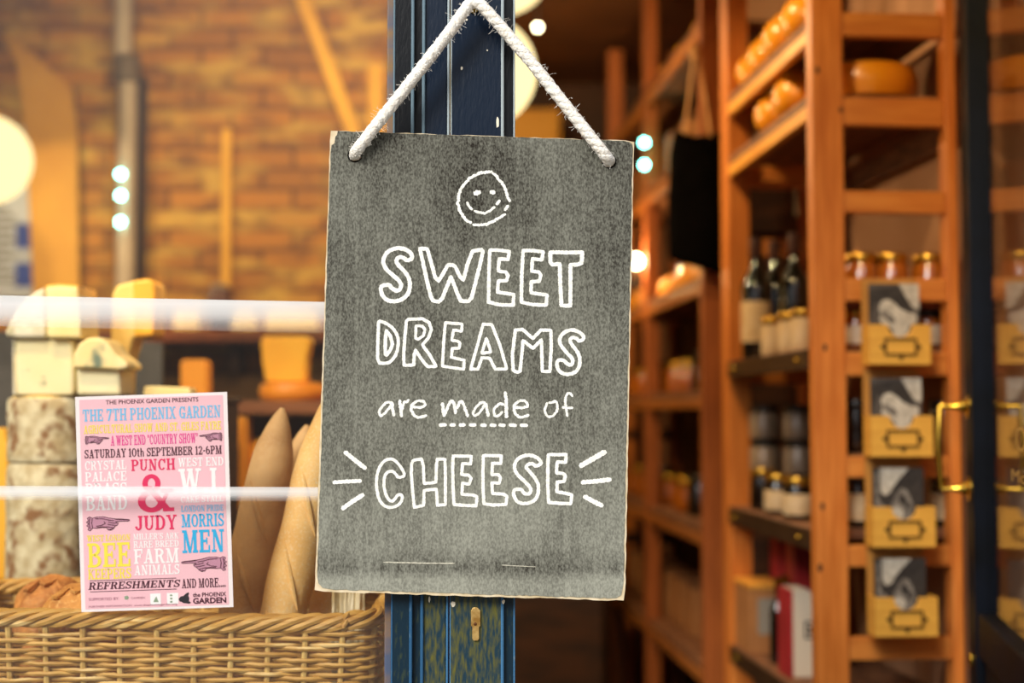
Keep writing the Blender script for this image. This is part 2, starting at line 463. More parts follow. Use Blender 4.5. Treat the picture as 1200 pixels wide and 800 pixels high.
M_pine_d = mat('pine_side_rail', '#eaa848', '#d99034', scale=9, stretch=(6, 0.8, 7), rough=0.45, spec=0.4)
M_plank = mat('shelf_plank', '#8a5a38', '#5f3a22', scale=12, stretch=(5, 1, 5), rough=0.7)
M_darkwood = mat('dark_wood', '#4a2a14', '#2c180b', scale=8, stretch=(1, 1, 4), rough=0.6)
M_floor = mat('brown_floor', '#3b2414', '#28170c', scale=6, rough=0.6)
M_ceil = mat('brown_ceiling', '#74451d', '#603616', scale=3, rough=0.8)
M_plaster = mat('warm_plaster', '#b98a66', '#a97a55', scale=4, rough=0.8)
M_plasterl = mat('aged_plaster', '#8d7048', '#7b5f3a', scale=5, rough=0.8)
M_pave = mat('paving_stone', '#8a857c', '#6f6a62', scale=12, rough=0.85)

def brick_mat():
    m = mat('old_stock_brick', '#a0672a', rough=0.85)
    n = m.node_tree.nodes; l = m.node_tree.links; b = n['Principled BSDF']
    tc = n.new('ShaderNodeTexCoord'); sp = n.new('ShaderNodeSeparateXYZ'); cb = n.new('ShaderNodeCombineXYZ')
    l.new(tc.outputs['Object'], sp.inputs[0]); l.new(sp.outputs['X'], cb.inputs[0]); l.new(sp.outputs['Z'], cb.inputs[1])
    br = n.new('ShaderNodeTexBrick'); br.inputs['Scale'].default_value = 1.0
    br.inputs['Brick Width'].default_value = 0.23; br.inputs['Row Height'].default_value = 0.075; br.inputs['Mortar Size'].default_value = 0.007
    br.inputs['Color1'].default_value = (*lin('#b27a2e'), 1); br.inputs['Color2'].default_value = (*lin('#8d5e26'), 1); br.inputs['Mortar'].default_value = (*lin('#5f401f'), 1)
    l.new(cb.outputs[0], br.inputs['Vector'])
    mp = n.new('ShaderNodeMapping'); mp.inputs['Scale'].default_value = (1.0, 2.6, 1); l.new(cb.outputs[0], mp.inputs[0])
    t = n.new('ShaderNodeTexNoise'); t.inputs['Scale'].default_value = 4.2; t.inputs['Detail'].default_value = 5; l.new(mp.outputs[0], t.inputs['Vector'])
    r2 = n.new('ShaderNodeMapRange'); r2.inputs['From Min'].default_value = 0.48; r2.inputs['From Max'].default_value = 0.66; l.new(t.outputs['Fac'], r2.inputs['Value'])
    m2 = n.new('ShaderNodeMix'); m2.data_type = 'RGBA'; l.new(r2.outputs[0], m2.inputs['Factor']); l.new(br.outputs['Color'], m2.inputs['A']); m2.inputs['B'].default_value = (*lin('#c2a04a'), 1)
    t2 = n.new('ShaderNodeTexNoise'); t2.inputs['Scale'].default_value = 7; t2.inputs['Detail'].default_value = 3; l.new(mp.outputs[0], t2.inputs['Vector'])
    r3 = n.new('ShaderNodeMapRange'); r3.inputs['From Min'].default_value = 0.56; r3.inputs['From Max'].default_value = 0.72; l.new(t2.outputs['Fac'], r3.inputs['Value'])
    m3 = n.new('ShaderNodeMix'); m3.data_type = 'RGBA'; l.new(r3.outputs[0], m3.inputs['Factor']); l.new(m2.outputs['Result'], m3.inputs['A']); m3.inputs['B'].default_value = (*lin('#6b4a2b'), 1)
    l.new(m3.outputs['Result'], b.inputs['Base Color'])
    bp = n.new('ShaderNodeBump'); bp.inputs['Strength'].default_value = 0.6; bp.inputs['Distance'].default_value = 0.006
    l.new(br.outputs['Fac'], bp.inputs['Height']); bp.invert = True; l.new(bp.outputs[0], b.inputs['Normal'])
    return m
M_brick = brick_mat()

# ------------------------------------------------------------------ the setting
struct('floor', G().box(-2.6, 1.15, 1.9, 7.0, -0.1, 0.0), M_floor)
struct('pavement', G().box(-6, 6, -6, 1.9, -0.12, -0.02), M_pave)
struct('ceiling', G().box(-2.6, 1.3, 1.95, 7.0, 2.95, 3.05), M_ceil)
struct('wall_back', G().box(-2.6, 1.3, 6.85, 6.95, 0, 2.95), mat('back_wall_stain', '#4a2812', '#351b0b', scale=3, rough=0.7))
struct('wall_left', G().box(-2.6, -2.5, 1.95, 6.85, 0, 2.95), M_plasterl)
struct('wall_reflected_brick', G().box(-2.5, -0.30, 5.2, 5.32, 0, 2.95), M_brick)  # street brickwork reflected in the window glass, built as a solid wall
ANG = math.atan(0.075)
RO = Vector((0.639, 3.0, 0.0))
RM = Matrix.Translation(RO) @ Matrix.Rotation(ANG, 4, 'Z')
def rk(lx, ly, z=0.0): return RM @ Vector((lx, ly, z))
struct('wall_right', G().box(0.335, 0.43, -1.05, 3.95, 0, 2.95, M=RM), M_plaster)
# stall riser and fascia of the shop front
struct('wall_front', G().box(-2.6, -0.17, 1.89, 1.99, 0, 0.80), M_navy)
struct('trim_3', G().box(-2.6, -0.165, 1.87, 2.47, 0.80, 0.85), M_navy, bevel=0.006)
struct('trim_4', G().box(-2.6, 1.3, 1.86, 1.98, 2.42, 2.95), M_navy, bevel=0.006)

# the post between window and doorway: a moulded window stile and the door post side by side
Y0 = 1.866
post = bpy.data.objects.new('trim_1', None); COL.objects.link(post); post['kind'] = 'structure'
def X0(px): return xx(px, Y0, 480)
g = G().box(X0(459), X0(481), Y0 + 0.003, Y0 + 0.12, 0, 2.42); g.box(X0(481), X0(496), Y0 + 0.010, Y0 + 0.12, 0, 2.42)
obj('window_stile', g, M_navy, post, bevel=0.0015)
obj('stile_panel', G().box(X0(496), X0(523), Y0 + 0.006, Y0 + 0.12, 0, 2.42), M_navy_moss, post, bevel=0.0015)
g = G()
for px, r in ((460, 0.0013), (482, 0.0022), (495, 0.0022)):
    g.tube([(X0(px), Y0 + 0.003, 0), (X0(px), Y0 + 0.003, 2.42)], r, 8)
obj('moulding', g, M_navy_edge2, post, True)
obj('door_post', G().box(X0(528), X0(588), Y0, Y0 + 0.12, 0, 2.42), M_navy_moss, post, bevel=0.002)
obj('door_rebate', G().box(X0(588), X0(603), Y0 + 0.008, Y0 + 0.12, 0, 2.42), M_navy, post, bevel=0.002)
g = G()
for px, r in ((524.5, 0.0015), (528.5, 0.0014), (588.5, 0.0024)):
    g.tube([(X0(px), Y0 + 0.002, 0), (X0(px), Y0 + 0.002, 2.42)], r, 8)
g.tube([(X0(602.5), Y0 + 0.009, 0), (X0(602.5), Y0 + 0.009, 2.42)], 0.0014, 8)
obj('worn_highlight_edge', g, M_navy_edge, post, True)  # pale lines carry wear and the painted-in edge highlights
# brass hook and brass keyhole cover on the post
g = G()
c = P(555, 10, Y0)
g.lathe([(0.0075, 0.0), (0.007, 0.003), (0.003, 0.004)], 16, Matrix.Translation(c) @ Matrix.Rotation(R(90), 4, 'X'))
g.tube([c + Vector((0, -0.002, 0)), c + Vector((0, -0.022, -0.004)), c + Vector((0, -0.034, -0.004)), c + Vector((0, -0.040, 0.004)), c + Vector((0, -0.040, 0.014))], 0.0022, 8)
obj('cup_hook', g, M_brass, post, True)
c1 = [P(x, y, Y0 - 0.0005) for x, y in ((552, 733), (552, 715), (554, 711.5), (557, 711), (560, 711.5), (563, 715), (563, 733), (561.5, 734), (561.5, 748), (560, 750), (555, 750), (553.5, 748), (553.5, 734))]
obj('keyhole_cover', G().plate([p + Vector((0, -0.003, 0)) for p in c1], (), Vector((0, 0.004, 0))), M_brass_old, post, bevel=0.0006)
g = G(); c = P(557, 731, Y0 - 0.0036)
g.lathe([(0.0022, 0.0), (0.0018, 0.0006), (0.0004, 0.0009)], 12, Matrix.Translation(c) @ Matrix.Rotation(R(90), 4, 'X'))
obj('keyhole_screw', g, mat('rusty_screw', '#5b3417', rough=0.6, metal=0.5), post)

for px, py, a, b_ in ((583, 143, 0.0022, 0.008), (541, 80, 0.0016, 0.003), (571, 59, 0.001, 0.0012), (547, 23, 0.0016, 0.0014), (503, 702, 0.0015, 0.004), (531, 708, 0.003, 0.004), (590, 705, 0.002, 0.003)):
    c = P(px, py, Y0 - 0.0006)
    pts = [c + Vector((a * math.cos(t_) * random.uniform(.7, 1.2), 0, b_ * math.sin(t_) * random.uniform(.7, 1.2))) for t_ in [2 * math.pi * k / 9 for k in range(9)]]
    obj('paint_chip', G().plate(pts, (), Vector((0, 0.0005, 0))), mat('bare_chip', '#efe6d2', rough=0.7), post)

# the shop window: pane, beading, two white reflections laid on the glass as strips
win = bpy.data.objects.new('window_1', None); COL.objects.link(win); win['kind'] = 'structure'
YG = 1.935
obj('pane', G().box(-2.55, X0(459), YG, YG + 0.004, 0.85, 2.42), M_glass, win)
g = G().box(X0(450), X0(459), Y0 + 0.02, Y0 + 0.12, 0.85, 2.42)
obj('beading', g, M_strip, win, bevel=0.002)
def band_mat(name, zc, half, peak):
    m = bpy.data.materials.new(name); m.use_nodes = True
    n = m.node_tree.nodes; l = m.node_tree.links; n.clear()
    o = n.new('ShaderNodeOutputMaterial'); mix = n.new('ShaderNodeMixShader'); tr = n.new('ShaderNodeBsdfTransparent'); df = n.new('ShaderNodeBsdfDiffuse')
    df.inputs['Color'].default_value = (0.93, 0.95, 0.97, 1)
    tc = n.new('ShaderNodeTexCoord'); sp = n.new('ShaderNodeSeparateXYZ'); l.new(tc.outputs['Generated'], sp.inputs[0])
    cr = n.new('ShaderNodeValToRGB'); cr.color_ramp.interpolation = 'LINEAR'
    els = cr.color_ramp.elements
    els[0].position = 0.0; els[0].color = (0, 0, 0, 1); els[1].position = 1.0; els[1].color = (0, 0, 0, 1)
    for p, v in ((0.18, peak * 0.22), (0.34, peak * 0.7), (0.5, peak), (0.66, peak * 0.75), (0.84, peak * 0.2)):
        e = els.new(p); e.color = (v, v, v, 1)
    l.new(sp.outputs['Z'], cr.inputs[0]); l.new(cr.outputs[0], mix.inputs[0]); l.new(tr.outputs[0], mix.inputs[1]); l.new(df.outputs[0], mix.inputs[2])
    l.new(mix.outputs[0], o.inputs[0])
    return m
yb = YG - 0.0012
def band(name, l0, l1, r0, r1, peak):
    # corner pixels: left top / bottom, right top / bottom
    xl = -2.2
    pr = [P(452, r0, yb), P(452, r1, yb)]; pl = [P(0, l0, yb), P(0, l1, yb)]
    k = (xl - pl[0].x) / (pr[0].x - pl[0].x)
    lt, lb = pl[0].lerp(pr[0], k), pl[1].lerp(pr[1], k)
    g = G().plate([lt, pr[0], pr[1], lb], (), Vector((0, 0.0008, 0)))
    return obj(name, g, band_mat(name, 0, 0, peak), win)
band('reflection_band', 346, 382, 355, 392, 0.56)  # street reflections on the pane, put in as soft whitish strips
band('reflection_band', 569, 586, 571, 588, 0.50)

# the glazed shop door, standing open at a right angle
door = bpy.data.objects.new('door_1', None); COL.objects.link(door); door['kind'] = 'structure'
DM = Matrix.Translation(Vector((0.878, 2.76, 0))) @ Matrix.Rotation(-math.atan(0.19), 4, 'Z')   # local y runs back from the hinge side (negative) to the leading edge (0), x to the far face
g = G().box(0, 0.045, -0.105, 0, 0.02, 2.40, M=DM)
obj('lock_stile', g, M_black_door, door, bevel=0.004)
obj('hinge_stile', G().box(0, 0.045, -0.88, -0.78, 0.02, 2.40, M=DM), M_black_door, door, bevel=0.004)
g = G().box(0.004, 0.041, -0.78, -0.105, 0.90, 0.985, M=DM); g.box(0.004, 0.041, -0.78, -0.105, 0.02, 0.2, M=DM); g.box(0.004, 0.041, -0.78, -0.105, 2.28, 2.40, M=DM)
obj('door_rail', g, M_black_door, door, bevel=0.006)
obj('door_panel', G().box(0.014, 0.031, -0.78, -0.105, 0.2, 0.90, M=DM), M_black_door, door)
obj('door_glass', G().box(0.020, 0.025, -0.78, -0.105, 0.985, 2.28, M=DM), M_glass, door)
def pull(sx, x0):
    h = G()
    zt, zb = zz(476, 2.70), zz(573, 2.70)
    y = -0.05
    for z in (zt, zb):
        h.lathe([(0.024, 0), (0.024, 0.0025), (0.014, 0.006), (0.008, 0.017), (0.0045, 0.034), (0.0045, 0.05)], 16, DM @ Matrix.Translation((x0, y, z)) @ Matrix.Rotation(R(90 * sx), 4, 'Y'))
    X = x0 + sx * 0.052
    h.tube([(X - sx * 0.006, y, zt + 0.004), (X, y, zt), (X + sx * 0.005, y, (zt + zb) / 2), (X, y, zb), (X - sx * 0.006, y, zb - 0.004)], [0.0045, 0.0052, 0.0062, 0.0052, 0.0045], 10, M=DM)
    return obj('pull_handle', h, M_brass, door, True)
pull(-1, 0.0); pull(1, 0.045)
c = DM @ Vector((-0.003, -0.05, zz(772, 2.73)))
obj('lock_cover', G().ball(c, 0.014, 12, squash=(0.3, 0.6, 1)), M_brass, door, True)
M_gold = mat('gold_leaf_lettering', '#d9b765', rough=0.4, metal=0.6)
def door_to3(u, v): return DM @ Vector((0.0185, -0.115 - u, v))
g = G()
sans(g, 'OPEN', (0.37, 0.70, zz(500, 2.2), zz(530, 2.2)), door_to3, 0.0)
sans(g, 'Monday', (0.32, 0.70, zz(552, 2.22), zz(572, 2.22)), door_to3, 0.0)
obj('gilt_lettering', g, M_gold, door)

# ------------------------------------------------------------------ the chalk sign
YS = 1.845
sign = thing('hanging_chalkboard', 'grey chalkboard sign with white chalk lettering, hung by white rope on the blue post', 'sign', P(558, 700, YS + 0.005))
def sg(name, g, m, **k):
    o = obj(name, g, m, None, **k); o.parent = sign; o.matrix_parent_inverse = Matrix.Translation(-sign.location); return o
TL, TR, BR, BL = (387, 153), (743, 165), (732, 703), (370, 692)
def edge(a, b, n, j, rnd):
    return [(a[0] + (b[0] - a[0]) * i / n + rnd.uniform(-j, j), a[1] + (b[1] - a[1]) * i / n + rnd.uniform(-j, j)) for i in range(n)]
rnd = random.Random(3)
def hole(cx, cy, r, Y, n=18): return [P(cx + r * math.cos(2 * math.pi * i / n), cy + r * math.sin(2 * math.pi * i / n), Y) for i in range(n)]
HL, HR = (415.5, 182), (714, 189)
raw = edge((388, 153), (742, 165), 40, 0.5, rnd) + edge((743, 166), (732.5, 702), 50, 0.5, rnd) + edge((731, 703.5), (371, 693), 40, 0.7, rnd) + edge((369, 691), (387, 154), 50, 0.4, rnd)
sg('wooden_board', G().plate([P(x, y, YS + 0.0008) for x, y in raw], [hole(*HL, 9.5, YS + 0.0008), hole(*HR, 9.5, YS + 0.0008)], Vector((0, 0.009, 0))),
   mat('bare_board_edge', '#e6d6b8', '#c9b48e', scale=60, rough=0.7))
# the painted face stops just short of the edge and is chipped at the corners
face = edge((396, 153.6), (736, 165.2), 60, 0.35, rnd) + [(738, 166.5), (740.5, 168.5)] + edge((741.5, 171), (730.5, 690), 90, 0.5, rnd) + [(728, 697), (722, 700.5)] \
    + edge((716, 700.8), (385, 690.2), 80, 0.7, rnd) + [(378, 688.5), (373, 683)] + edge((371.6, 676), (387.6, 172), 80, 0.4, rnd) + [(388.5, 170), (392, 168), (393, 160), (395, 158)]
M_chalkboard = mat('chalkboard_paint', '#55504a', rough=0.9, spec=0.2)
nt = M_chalkboard.node_tree; n = nt.nodes; l = nt.links; b = n['Principled BSDF']
tc = n.new('ShaderNodeTexCoord'); sp = n.new('ShaderNodeSeparateXYZ'); l.new(tc.outputs['Object'], sp.inputs[0])
def nz(scale, st, det=4):
    mp = n.new('ShaderNodeMapping'); mp.inputs['Scale'].default_value = st; l.new(tc.outputs['Object'], mp.inputs[0])
    t = n.new('ShaderNodeTexNoise'); t.inputs['Scale'].default_value = scale; t.inputs['Detail'].default_value = det; l.new(mp.outputs[0], t.inputs['Vector']); return t.outputs['Fac']
def rng(src, a, b_, c=0.0, d=1.0):
    r = n.new('ShaderNodeMapRange'); r.inputs['From Min'].default_value = a; r.inputs['From Max'].default_value = b_; r.inputs['To Min'].default_value = c; r.inputs['To Max'].default_value = d
    l.new(src, r.inputs['Value']); return r.outputs[0]
def mth(op, a, b_):
    x = n.new('ShaderNodeMath'); x.operation = op
    for i, q in enumerate((a, b_)):
        if isinstance(q, (int, float)): x.inputs[i].default_value = q
        else: l.new(q, x.inputs[i])
    return x.outputs[0]
grain = rng(nz(520, (1, 1, 0.55), 4), 0.36, 0.68)         # fine upright scratches of dry chalk
smear = rng(nz(11, (1, 1, 0.6), 6), 0.36, 0.66)            # wiped clouds
streak = rng(nz(170, (1, 1, 0.10), 3), 0.30, 0.65)
low = rng(sp.outputs['Z'], zz(300, YS), zz(600, YS), 0.0, 1.0)
foot = rng(sp.outputs['Z'], zz(667, YS), zz(680, YS), 0.0, 1.0)
line = rng(sp.outputs['Z'], zz(640, YS), zz(664, YS), 0.0, 1.0)
line = mth('MULTIPLY', mth('MULTIPLY', line, mth('SUBTRACT', 1.0, foot)), streak)
scr = rng(nz(150, (1, 1, 0.05), 2), 0.50, 0.72)
amt = mth('ADD', mth('MULTIPLY', grain, 0.36), mth('MULTIPLY', smear, 0.20))
amt = mth('ADD', amt, mth('MULTIPLY', mth('MULTIPLY', low, 0.30), mth('ADD', mth('MULTIPLY', streak, 0.4), 0.6)))
amt = mth('ADD', amt, mth('MULTIPLY', scr, 0.10))
amt = mth('ADD', amt, mth('MULTIPLY', foot, 0.16))
amt = mth('SUBTRACT', amt, mth('MULTIPLY', line, 0.36))
cr = n.new('ShaderNodeValToRGB'); l.new(amt, cr.inputs[0])
cr.color_ramp.elements[0].position = 0.0; cr.color_ramp.elements[0].color = (*lin('#231e19'), 1)
cr.color_ramp.elements[1].position = 0.85; cr.color_ramp.elements[1].color = (*lin('#9b9c90'), 1)
l.new(cr.outputs[0], b.inputs['Base Color'])
sg('painted_face', G().plate([P(x, y, YS) for x, y in face], [hole(*HL, 8.5, YS), hole(*HR, 8.5, YS)], Vector((0, 0.0009, 0))), M_chalkboard)
for hx in (HL, HR):
    c = P(hx[0], hx[1], YS + 0.0075)
    g = G().lathe([(0.0105, 0), (0.0105, 0.001)], 18, Matrix.Translation(c) @ Matrix.Rotation(R(90), 4, 'X'))
    sg('hole', g, mat('hole_dark', '#120e0a', rough=0.9))

M_chalk = mat('white_chalk', '#fbfbf6', '#e9e8e0', scale=220, rough=0.95, spec=0.1)
def on_board(x, y): return P(x, y, YS - 0.0005)
def strokes(name, items, jit=0.16, wob=0.0):
    g = G(); rr = random.Random(len(name) * 7 + 1)
    for pts, w, closed, ox, oy, s, it in items:
        p = [(ox + x / s, oy + y / s) for x, y in pts]
        if it: p = [(v.x, v.y) for v in smooth_path([Vector((x, y)) for x, y in p], it, closed)]
        if wob:
            q = resample([Vector(a) for a in p], 2.0, closed)
            p = [(v.x + rr.uniform(-wob, wob), v.y + rr.uniform(-wob, wob)) for v in q]
        ribbon(g, p, w, on_board, closed, jit, 1.0, Vector((0, 0.0005, 0)), rr)
    return sg(name, g, M_chalk)
S1 = [(440, 225), (370, 255), (340, 225), (300, 210), (260, 220), (240, 260), (270, 310), (340, 375), (385, 440), (405, 510), (400, 600), (365, 670), (300, 715), (210, 735), (130, 715), (85, 670), (65, 610), (62, 565), (90, 540), (165, 535), (190, 575), (245, 610), (285, 595), (305, 540), (280, 490), (210, 430), (130, 360), (95, 300), (90, 240), (120, 170), (180, 125), (260, 105), (340, 115), (410, 155)]
W1 = [(520, 110), (560, 290), (600, 480), (640, 640), (670, 720), (740, 735), (780, 700), (885, 440), (965, 650), (1000, 725), (1090, 730), (1125, 690), (1180, 480), (1225, 300), (1258, 150), (1240, 125), (1140, 140), (1080, 290), (1030, 480), (990, 440), (940, 330), (910, 305), (850, 305), (800, 390), (740, 490), (700, 450), (660, 300), (605, 115)]
E1 = [(40, 130), (30, 400), (25, 740), (150, 770), (315, 775), (320, 650), (130, 620), (140, 490), (235, 490), (255, 430), (225, 385), (140, 375), (150, 230), (255, 240), (270, 145), (140, 130)]
E2 = [(430, 135), (415, 400), (410, 740), (550, 768), (700, 775), (710, 655), (525, 630), (525, 500), (620, 495), (640, 420), (610, 385), (530, 375), (540, 230), (650, 245), (665, 150), (540, 135)]
T1 = [(750, 155), (950, 158), (1125, 155), (1115, 280), (1060, 300), (985, 300), (985, 500), (985, 780), (880, 780), (865, 500), (860, 290), (770, 300), (750, 270)]
strokes('chalk_word', [(S1, 4.9, True, 440, 280, 10, 1), (W1, 4.6, True, 440, 280, 10, 0), (E1, 4.2, True, 570, 280, 10, 0), (E2, 4.2, True, 570, 280, 10, 0), (T1, 4.7, True, 570, 280, 10, 0)])
D1 = [(85, 120), (110, 110), (220, 160), (290, 240), (325, 340), (300, 490), (230, 590), (160, 610), (75, 600), (75, 400), (85, 200)]
D1i = [(175, 220), (225, 290), (250, 380), (225, 450), (180, 510), (165, 500), (165, 350)]
Rr1 = [(430, 90), (600, 85), (680, 130), (705, 210), (670, 310), (600, 390), (680, 500), (760, 640), (660, 645), (590, 560), (520, 450), (505, 500), (500, 625), (385, 630), (380, 500), (395, 300), (410, 120)]
Rr1i = [(525, 165), (600, 170), (630, 210), (615, 280), (550, 325), (520, 310)]
E3 = [(870, 130), (850, 350), (835, 640), (1085, 675), (1090, 570), (940, 535), (950, 430), (1030, 430), (1040, 370), (1010, 345), (945, 335), (965, 215), (1060, 230), (1065, 145)]
A1 = [(540, 722), (575, 600), (605, 488), (650, 490), (690, 590), (728, 720), (668, 722), (640, 665), (598, 662), (578, 722)]
A1i = [(622, 560), (645, 632), (598, 640)]
M1 = [(340, 215), (425, 210), (545, 315), (640, 215), (755, 220), (760, 400), (745, 700), (655, 700), (650, 500), (645, 330), (545, 430), (430, 340), (415, 500), (395, 700), (360, 710), (315, 690), (305, 500)]
S2 = [(1145, 320), (1085, 350), (1060, 315), (1010, 300), (975, 330), (1000, 390), (1070, 470), (1100, 560), (1085, 660), (1030, 720), (940, 740), (860, 710), (830, 650), (825, 590), (850, 565), (910, 570), (940, 610), (985, 630), (1015, 600), (1010, 550), (950, 490), (880, 410), (855, 350), (870, 280), (930, 230), (1010, 210), (1090, 240), (1135, 280)]
strokes('chalk_word', [(D1, 3.9, True, 435, 365, 10, 1), (D1i, 4.2, True, 435, 365, 10, 0), (Rr1, 3.8, True, 435, 365, 10, 0), (Rr1i, 3.4, True, 435, 365, 10, 0), (E3, 3.6, True, 435, 365, 10, 0),
                       (A1, 3.7, True, 430, 270, 4.444, 0), (A1i, 3.5, True, 430, 270, 4.444, 0), (M1, 4.0, True, 570, 365, 10, 0), (S2, 4.3, True, 570, 365, 10, 1)])
C1 = [(400, 370), (320, 400), (280, 340), (235, 315), (180, 335), (150, 400), (150, 520), (180, 620), (235, 680), (275, 650), (310, 590), (370, 600), (355, 680), (300, 730), (220, 750), (140, 720), (85, 640), (60, 500), (65, 360), (110, 240), (180, 180), (250, 175), (310, 220), (360, 290)]
H1 = [(490, 195), (590, 175), (610, 250), (620, 465), (760, 450), (765, 250), (775, 175), (865, 180), (870, 400), (870, 710), (775, 720), (765, 530), (620, 545), (615, 720), (505, 745), (485, 550), (470, 350), (475, 230)]
E4 = [(960, 140), (1175, 145), (1165, 235), (1070, 230), (1060, 360), (1140, 365), (1170, 400), (1150, 470), (1070, 460), (1065, 590), (1200, 600), (1240, 620), (1230, 725), (1100, 720), (970, 710), (960, 500), (955, 300)]
E5 = [(115, 135), (325, 140), (320, 230), (220, 225), (215, 360), (290, 360), (315, 390), (300, 460), (215, 455), (220, 580), (350, 590), (390, 610), (380, 710), (230, 715), (120, 700), (110, 500), (110, 300)]
S3 = [(795, 230), (735, 265), (690, 230), (640, 235), (610, 270), (660, 330), (730, 410), (765, 500), (755, 600), (710, 670), (600, 705), (510, 680), (475, 620), (465, 560), (490, 530), (560, 530), (590, 580), (640, 590), (675, 560), (665, 510), (600, 440), (520, 370), (480, 300), (480, 230), (530, 160), (640, 125), (730, 150), (780, 195)]
E6 = [(875, 125), (1085, 125), (1080, 215), (980, 210), (970, 340), (1050, 345), (1075, 375), (1060, 440), (980, 445), (975, 560), (1090, 580), (1150, 595), (1140, 700), (1000, 695), (880, 685), (870, 500), (870, 300)]
strokes('chalk_word', [(C1, 3.6, True, 435, 520, 10, 1), (H1, 3.6, True, 435, 520, 10, 0), (E4, 3.8, True, 435, 520, 10, 0), (E5, 3.8, True, 555, 520, 10, 0), (S3, 4.2, True, 555, 520, 10, 1), (E6, 4.0, True, 555, 520, 10, 0)])
k1, k2 = (435, 440, 9.6), (555, 440, 9.6)
small = []
def lc(ps, org, w=3.0, it=1): small.append((ps, w, False, *org, it))
lc([(235, 300), (180, 295), (110, 360), (85, 430), (110, 455), (170, 410), (215, 350), (235, 290)], k1); lc([(232, 295), (245, 400), (262, 455)], k1, 3.6)
lc([(318, 265), (330, 370), (345, 470)], k1, 3.6); lc([(345, 400), (360, 320), (380, 285), (400, 300), (425, 265)], k1)
lc([(470, 350), (560, 360), (615, 340), (600, 290), (530, 275), (460, 320), (445, 380), (480, 450), (540, 478), (625, 445)], k1, 3.2)
lc([(800, 300), (812, 380), (820, 465)], k1, 4); lc([(830, 430), (870, 320), (910, 275), (940, 330), (950, 435)], k1, 3.6); lc([(965, 370), (1010, 275), (1050, 350), (1090, 465)], k1, 3.6)
lc([(140, 310), (90, 295), (30, 350), (-10, 420), (15, 460), (80, 400), (130, 320)], k2); lc([(140, 310), (150, 400), (168, 465)], k2, 3.6)
lc([(350, 330), (290, 310), (230, 370), (225, 440), (270, 465), (330, 400)], k2); lc([(355, 175), (370, 280), (365, 380), (372, 475)], k2, 4)
lc([(460, 360), (560, 362), (618, 340), (590, 290), (530, 275), (460, 320), (450, 380), (480, 450), (540, 475), (628, 440)], k2, 3.2)
lc([(830, 300), (800, 380), (815, 445), (865, 470), (930, 420), (950, 360), (925, 280), (880, 310), (840, 300)], k2)
lc([(1112, 240), (1085, 192), (1050, 205), (1028, 280), (1045, 380), (1055, 460)], k2); lc([(992, 352), (1050, 365), (1120, 355)], k2)
for q in (small[:5], small[5:13], small[13:]): strokes('chalk_word', q, 0.28, 0.35)
dash = []
for a, b_, o in ((760, 850, k1), (880, 950, k1), (985, 1062, k1), (1100, 1183, k1), (75, 148, k2), (180, 256, k2), (280, 360, k2), (395, 487, k2), (518, 612, k2)):
    dash.append(([(a, 556), (b_, 553 if o is k1 else 560)], 4.2, False, *o, 0))
strokes('chalk_underline', dash)
z5 = (370, 440, 3.243)
rays = [([(108, 288), (150, 322), (192, 355)], 5.2, False, *z5, 0), ([(64, 406), (120, 402), (175, 400)], 4.6, False, *z5, 0), ([(98, 508), (140, 478), (184, 450)], 5.4, False, *z5, 0),
        ([(1002, 346), (1050, 318), (1104, 287)], 6.2, False, *z5, 0), ([(1008, 406), (1060, 402), (1124, 394)], 5.4, False, *z5, 0), ([(1017, 457), (1055, 478), (1093, 496)], 5.6, False, *z5, 0)]
for q in rays: strokes('chalk_ray', [q])
sm = (520, 190, 10)
smiley = [([(575, 105), (500, 115), (430, 125), (350, 160), (280, 210), (230, 270), (190, 340), (165, 410), (170, 480), (180, 550), (220, 630), (280, 690), (330, 715)], 3.4, False, *sm, 0),
          ([(335, 728), (400, 738), (500, 725), (580, 700), (640, 660), (735, 605)], 3.2, False, *sm, 0), ([(758, 500), (710, 570)], 4.0, False, *sm, 0),
          ([(570, 115), (620, 170), (680, 240), (720, 310), (740, 390), (778, 462)], 3.2, False, *sm, 0),
          ([(350, 365), (390, 358), (435, 350)], 6.0, False, *sm, 0), ([(540, 352), (580, 350), (605, 350)], 5.0, False, *sm, 0),
          ([(270, 465), (295, 515), (335, 558)], 3.2, False, *sm, 0), ([(350, 567), (420, 590), (480, 600), (540, 570), (600, 520)], 3.0, False, *sm, 0), ([(615, 500), (660, 443)], 3.4, False, *sm, 0)]
strokes('chalk_smiley', smiley[:4], 0.35, 0.75); strokes('chalk_smiley', smiley[4:], 0.28, 0.2)
for pts, w in (([(449, 658.5), (490, 659.5), (533, 660)], 1.2), ([(588, 662), (628, 664)], 0.8)):
    g = G(); ribbon(g, pts, w, on_board, False, 0.5, 1.5); sg('chalk_scratch', g, mat('chalk_scratch', '#c9c5b4', rough=0.9))

# rope: three soft strands twisted, over the hook and through the two holes
M_rope = mat('white_cotton_rope', '#fffdf8', '#fcf3e6', scale=160, rough=0.95, bump=0.7, spec=0.1)
rp = [(P(HL[0] + 1, HL[1] + 1, YS + 0.004), 0), (P(415.5, 180, YS - 0.004), 0), (P(421, 172, YS - 0.011), 0), (P(440, 148, YS - 0.014), 0), (P(470, 110, YS - 0.014), 0), (P(500, 72, YS - 0.014), 0), (P(530, 33, YS - 0.014), 0), (P(546, 10, YS - 0.014), 0),
      (P(552, 3, YS - 0.014), 0), (P(560, 3, YS - 0.014), 0), (P(570, 12, YS - 0.014), 0), (P(600, 46, YS - 0.014), 0), (P(630, 82, YS - 0.014), 0), (P(660, 120, YS - 0.014), 0), (P(690, 158, YS - 0.014), 0), (P(708, 180, YS - 0.011), 0), (P(714, 188, YS - 0.004), 0), (P(714, 190, YS + 0.004), 0)]
cl = resample(smooth_path([p for p, _ in rp], 2), 0.0022)
g = G(); rr = random.Random(5)
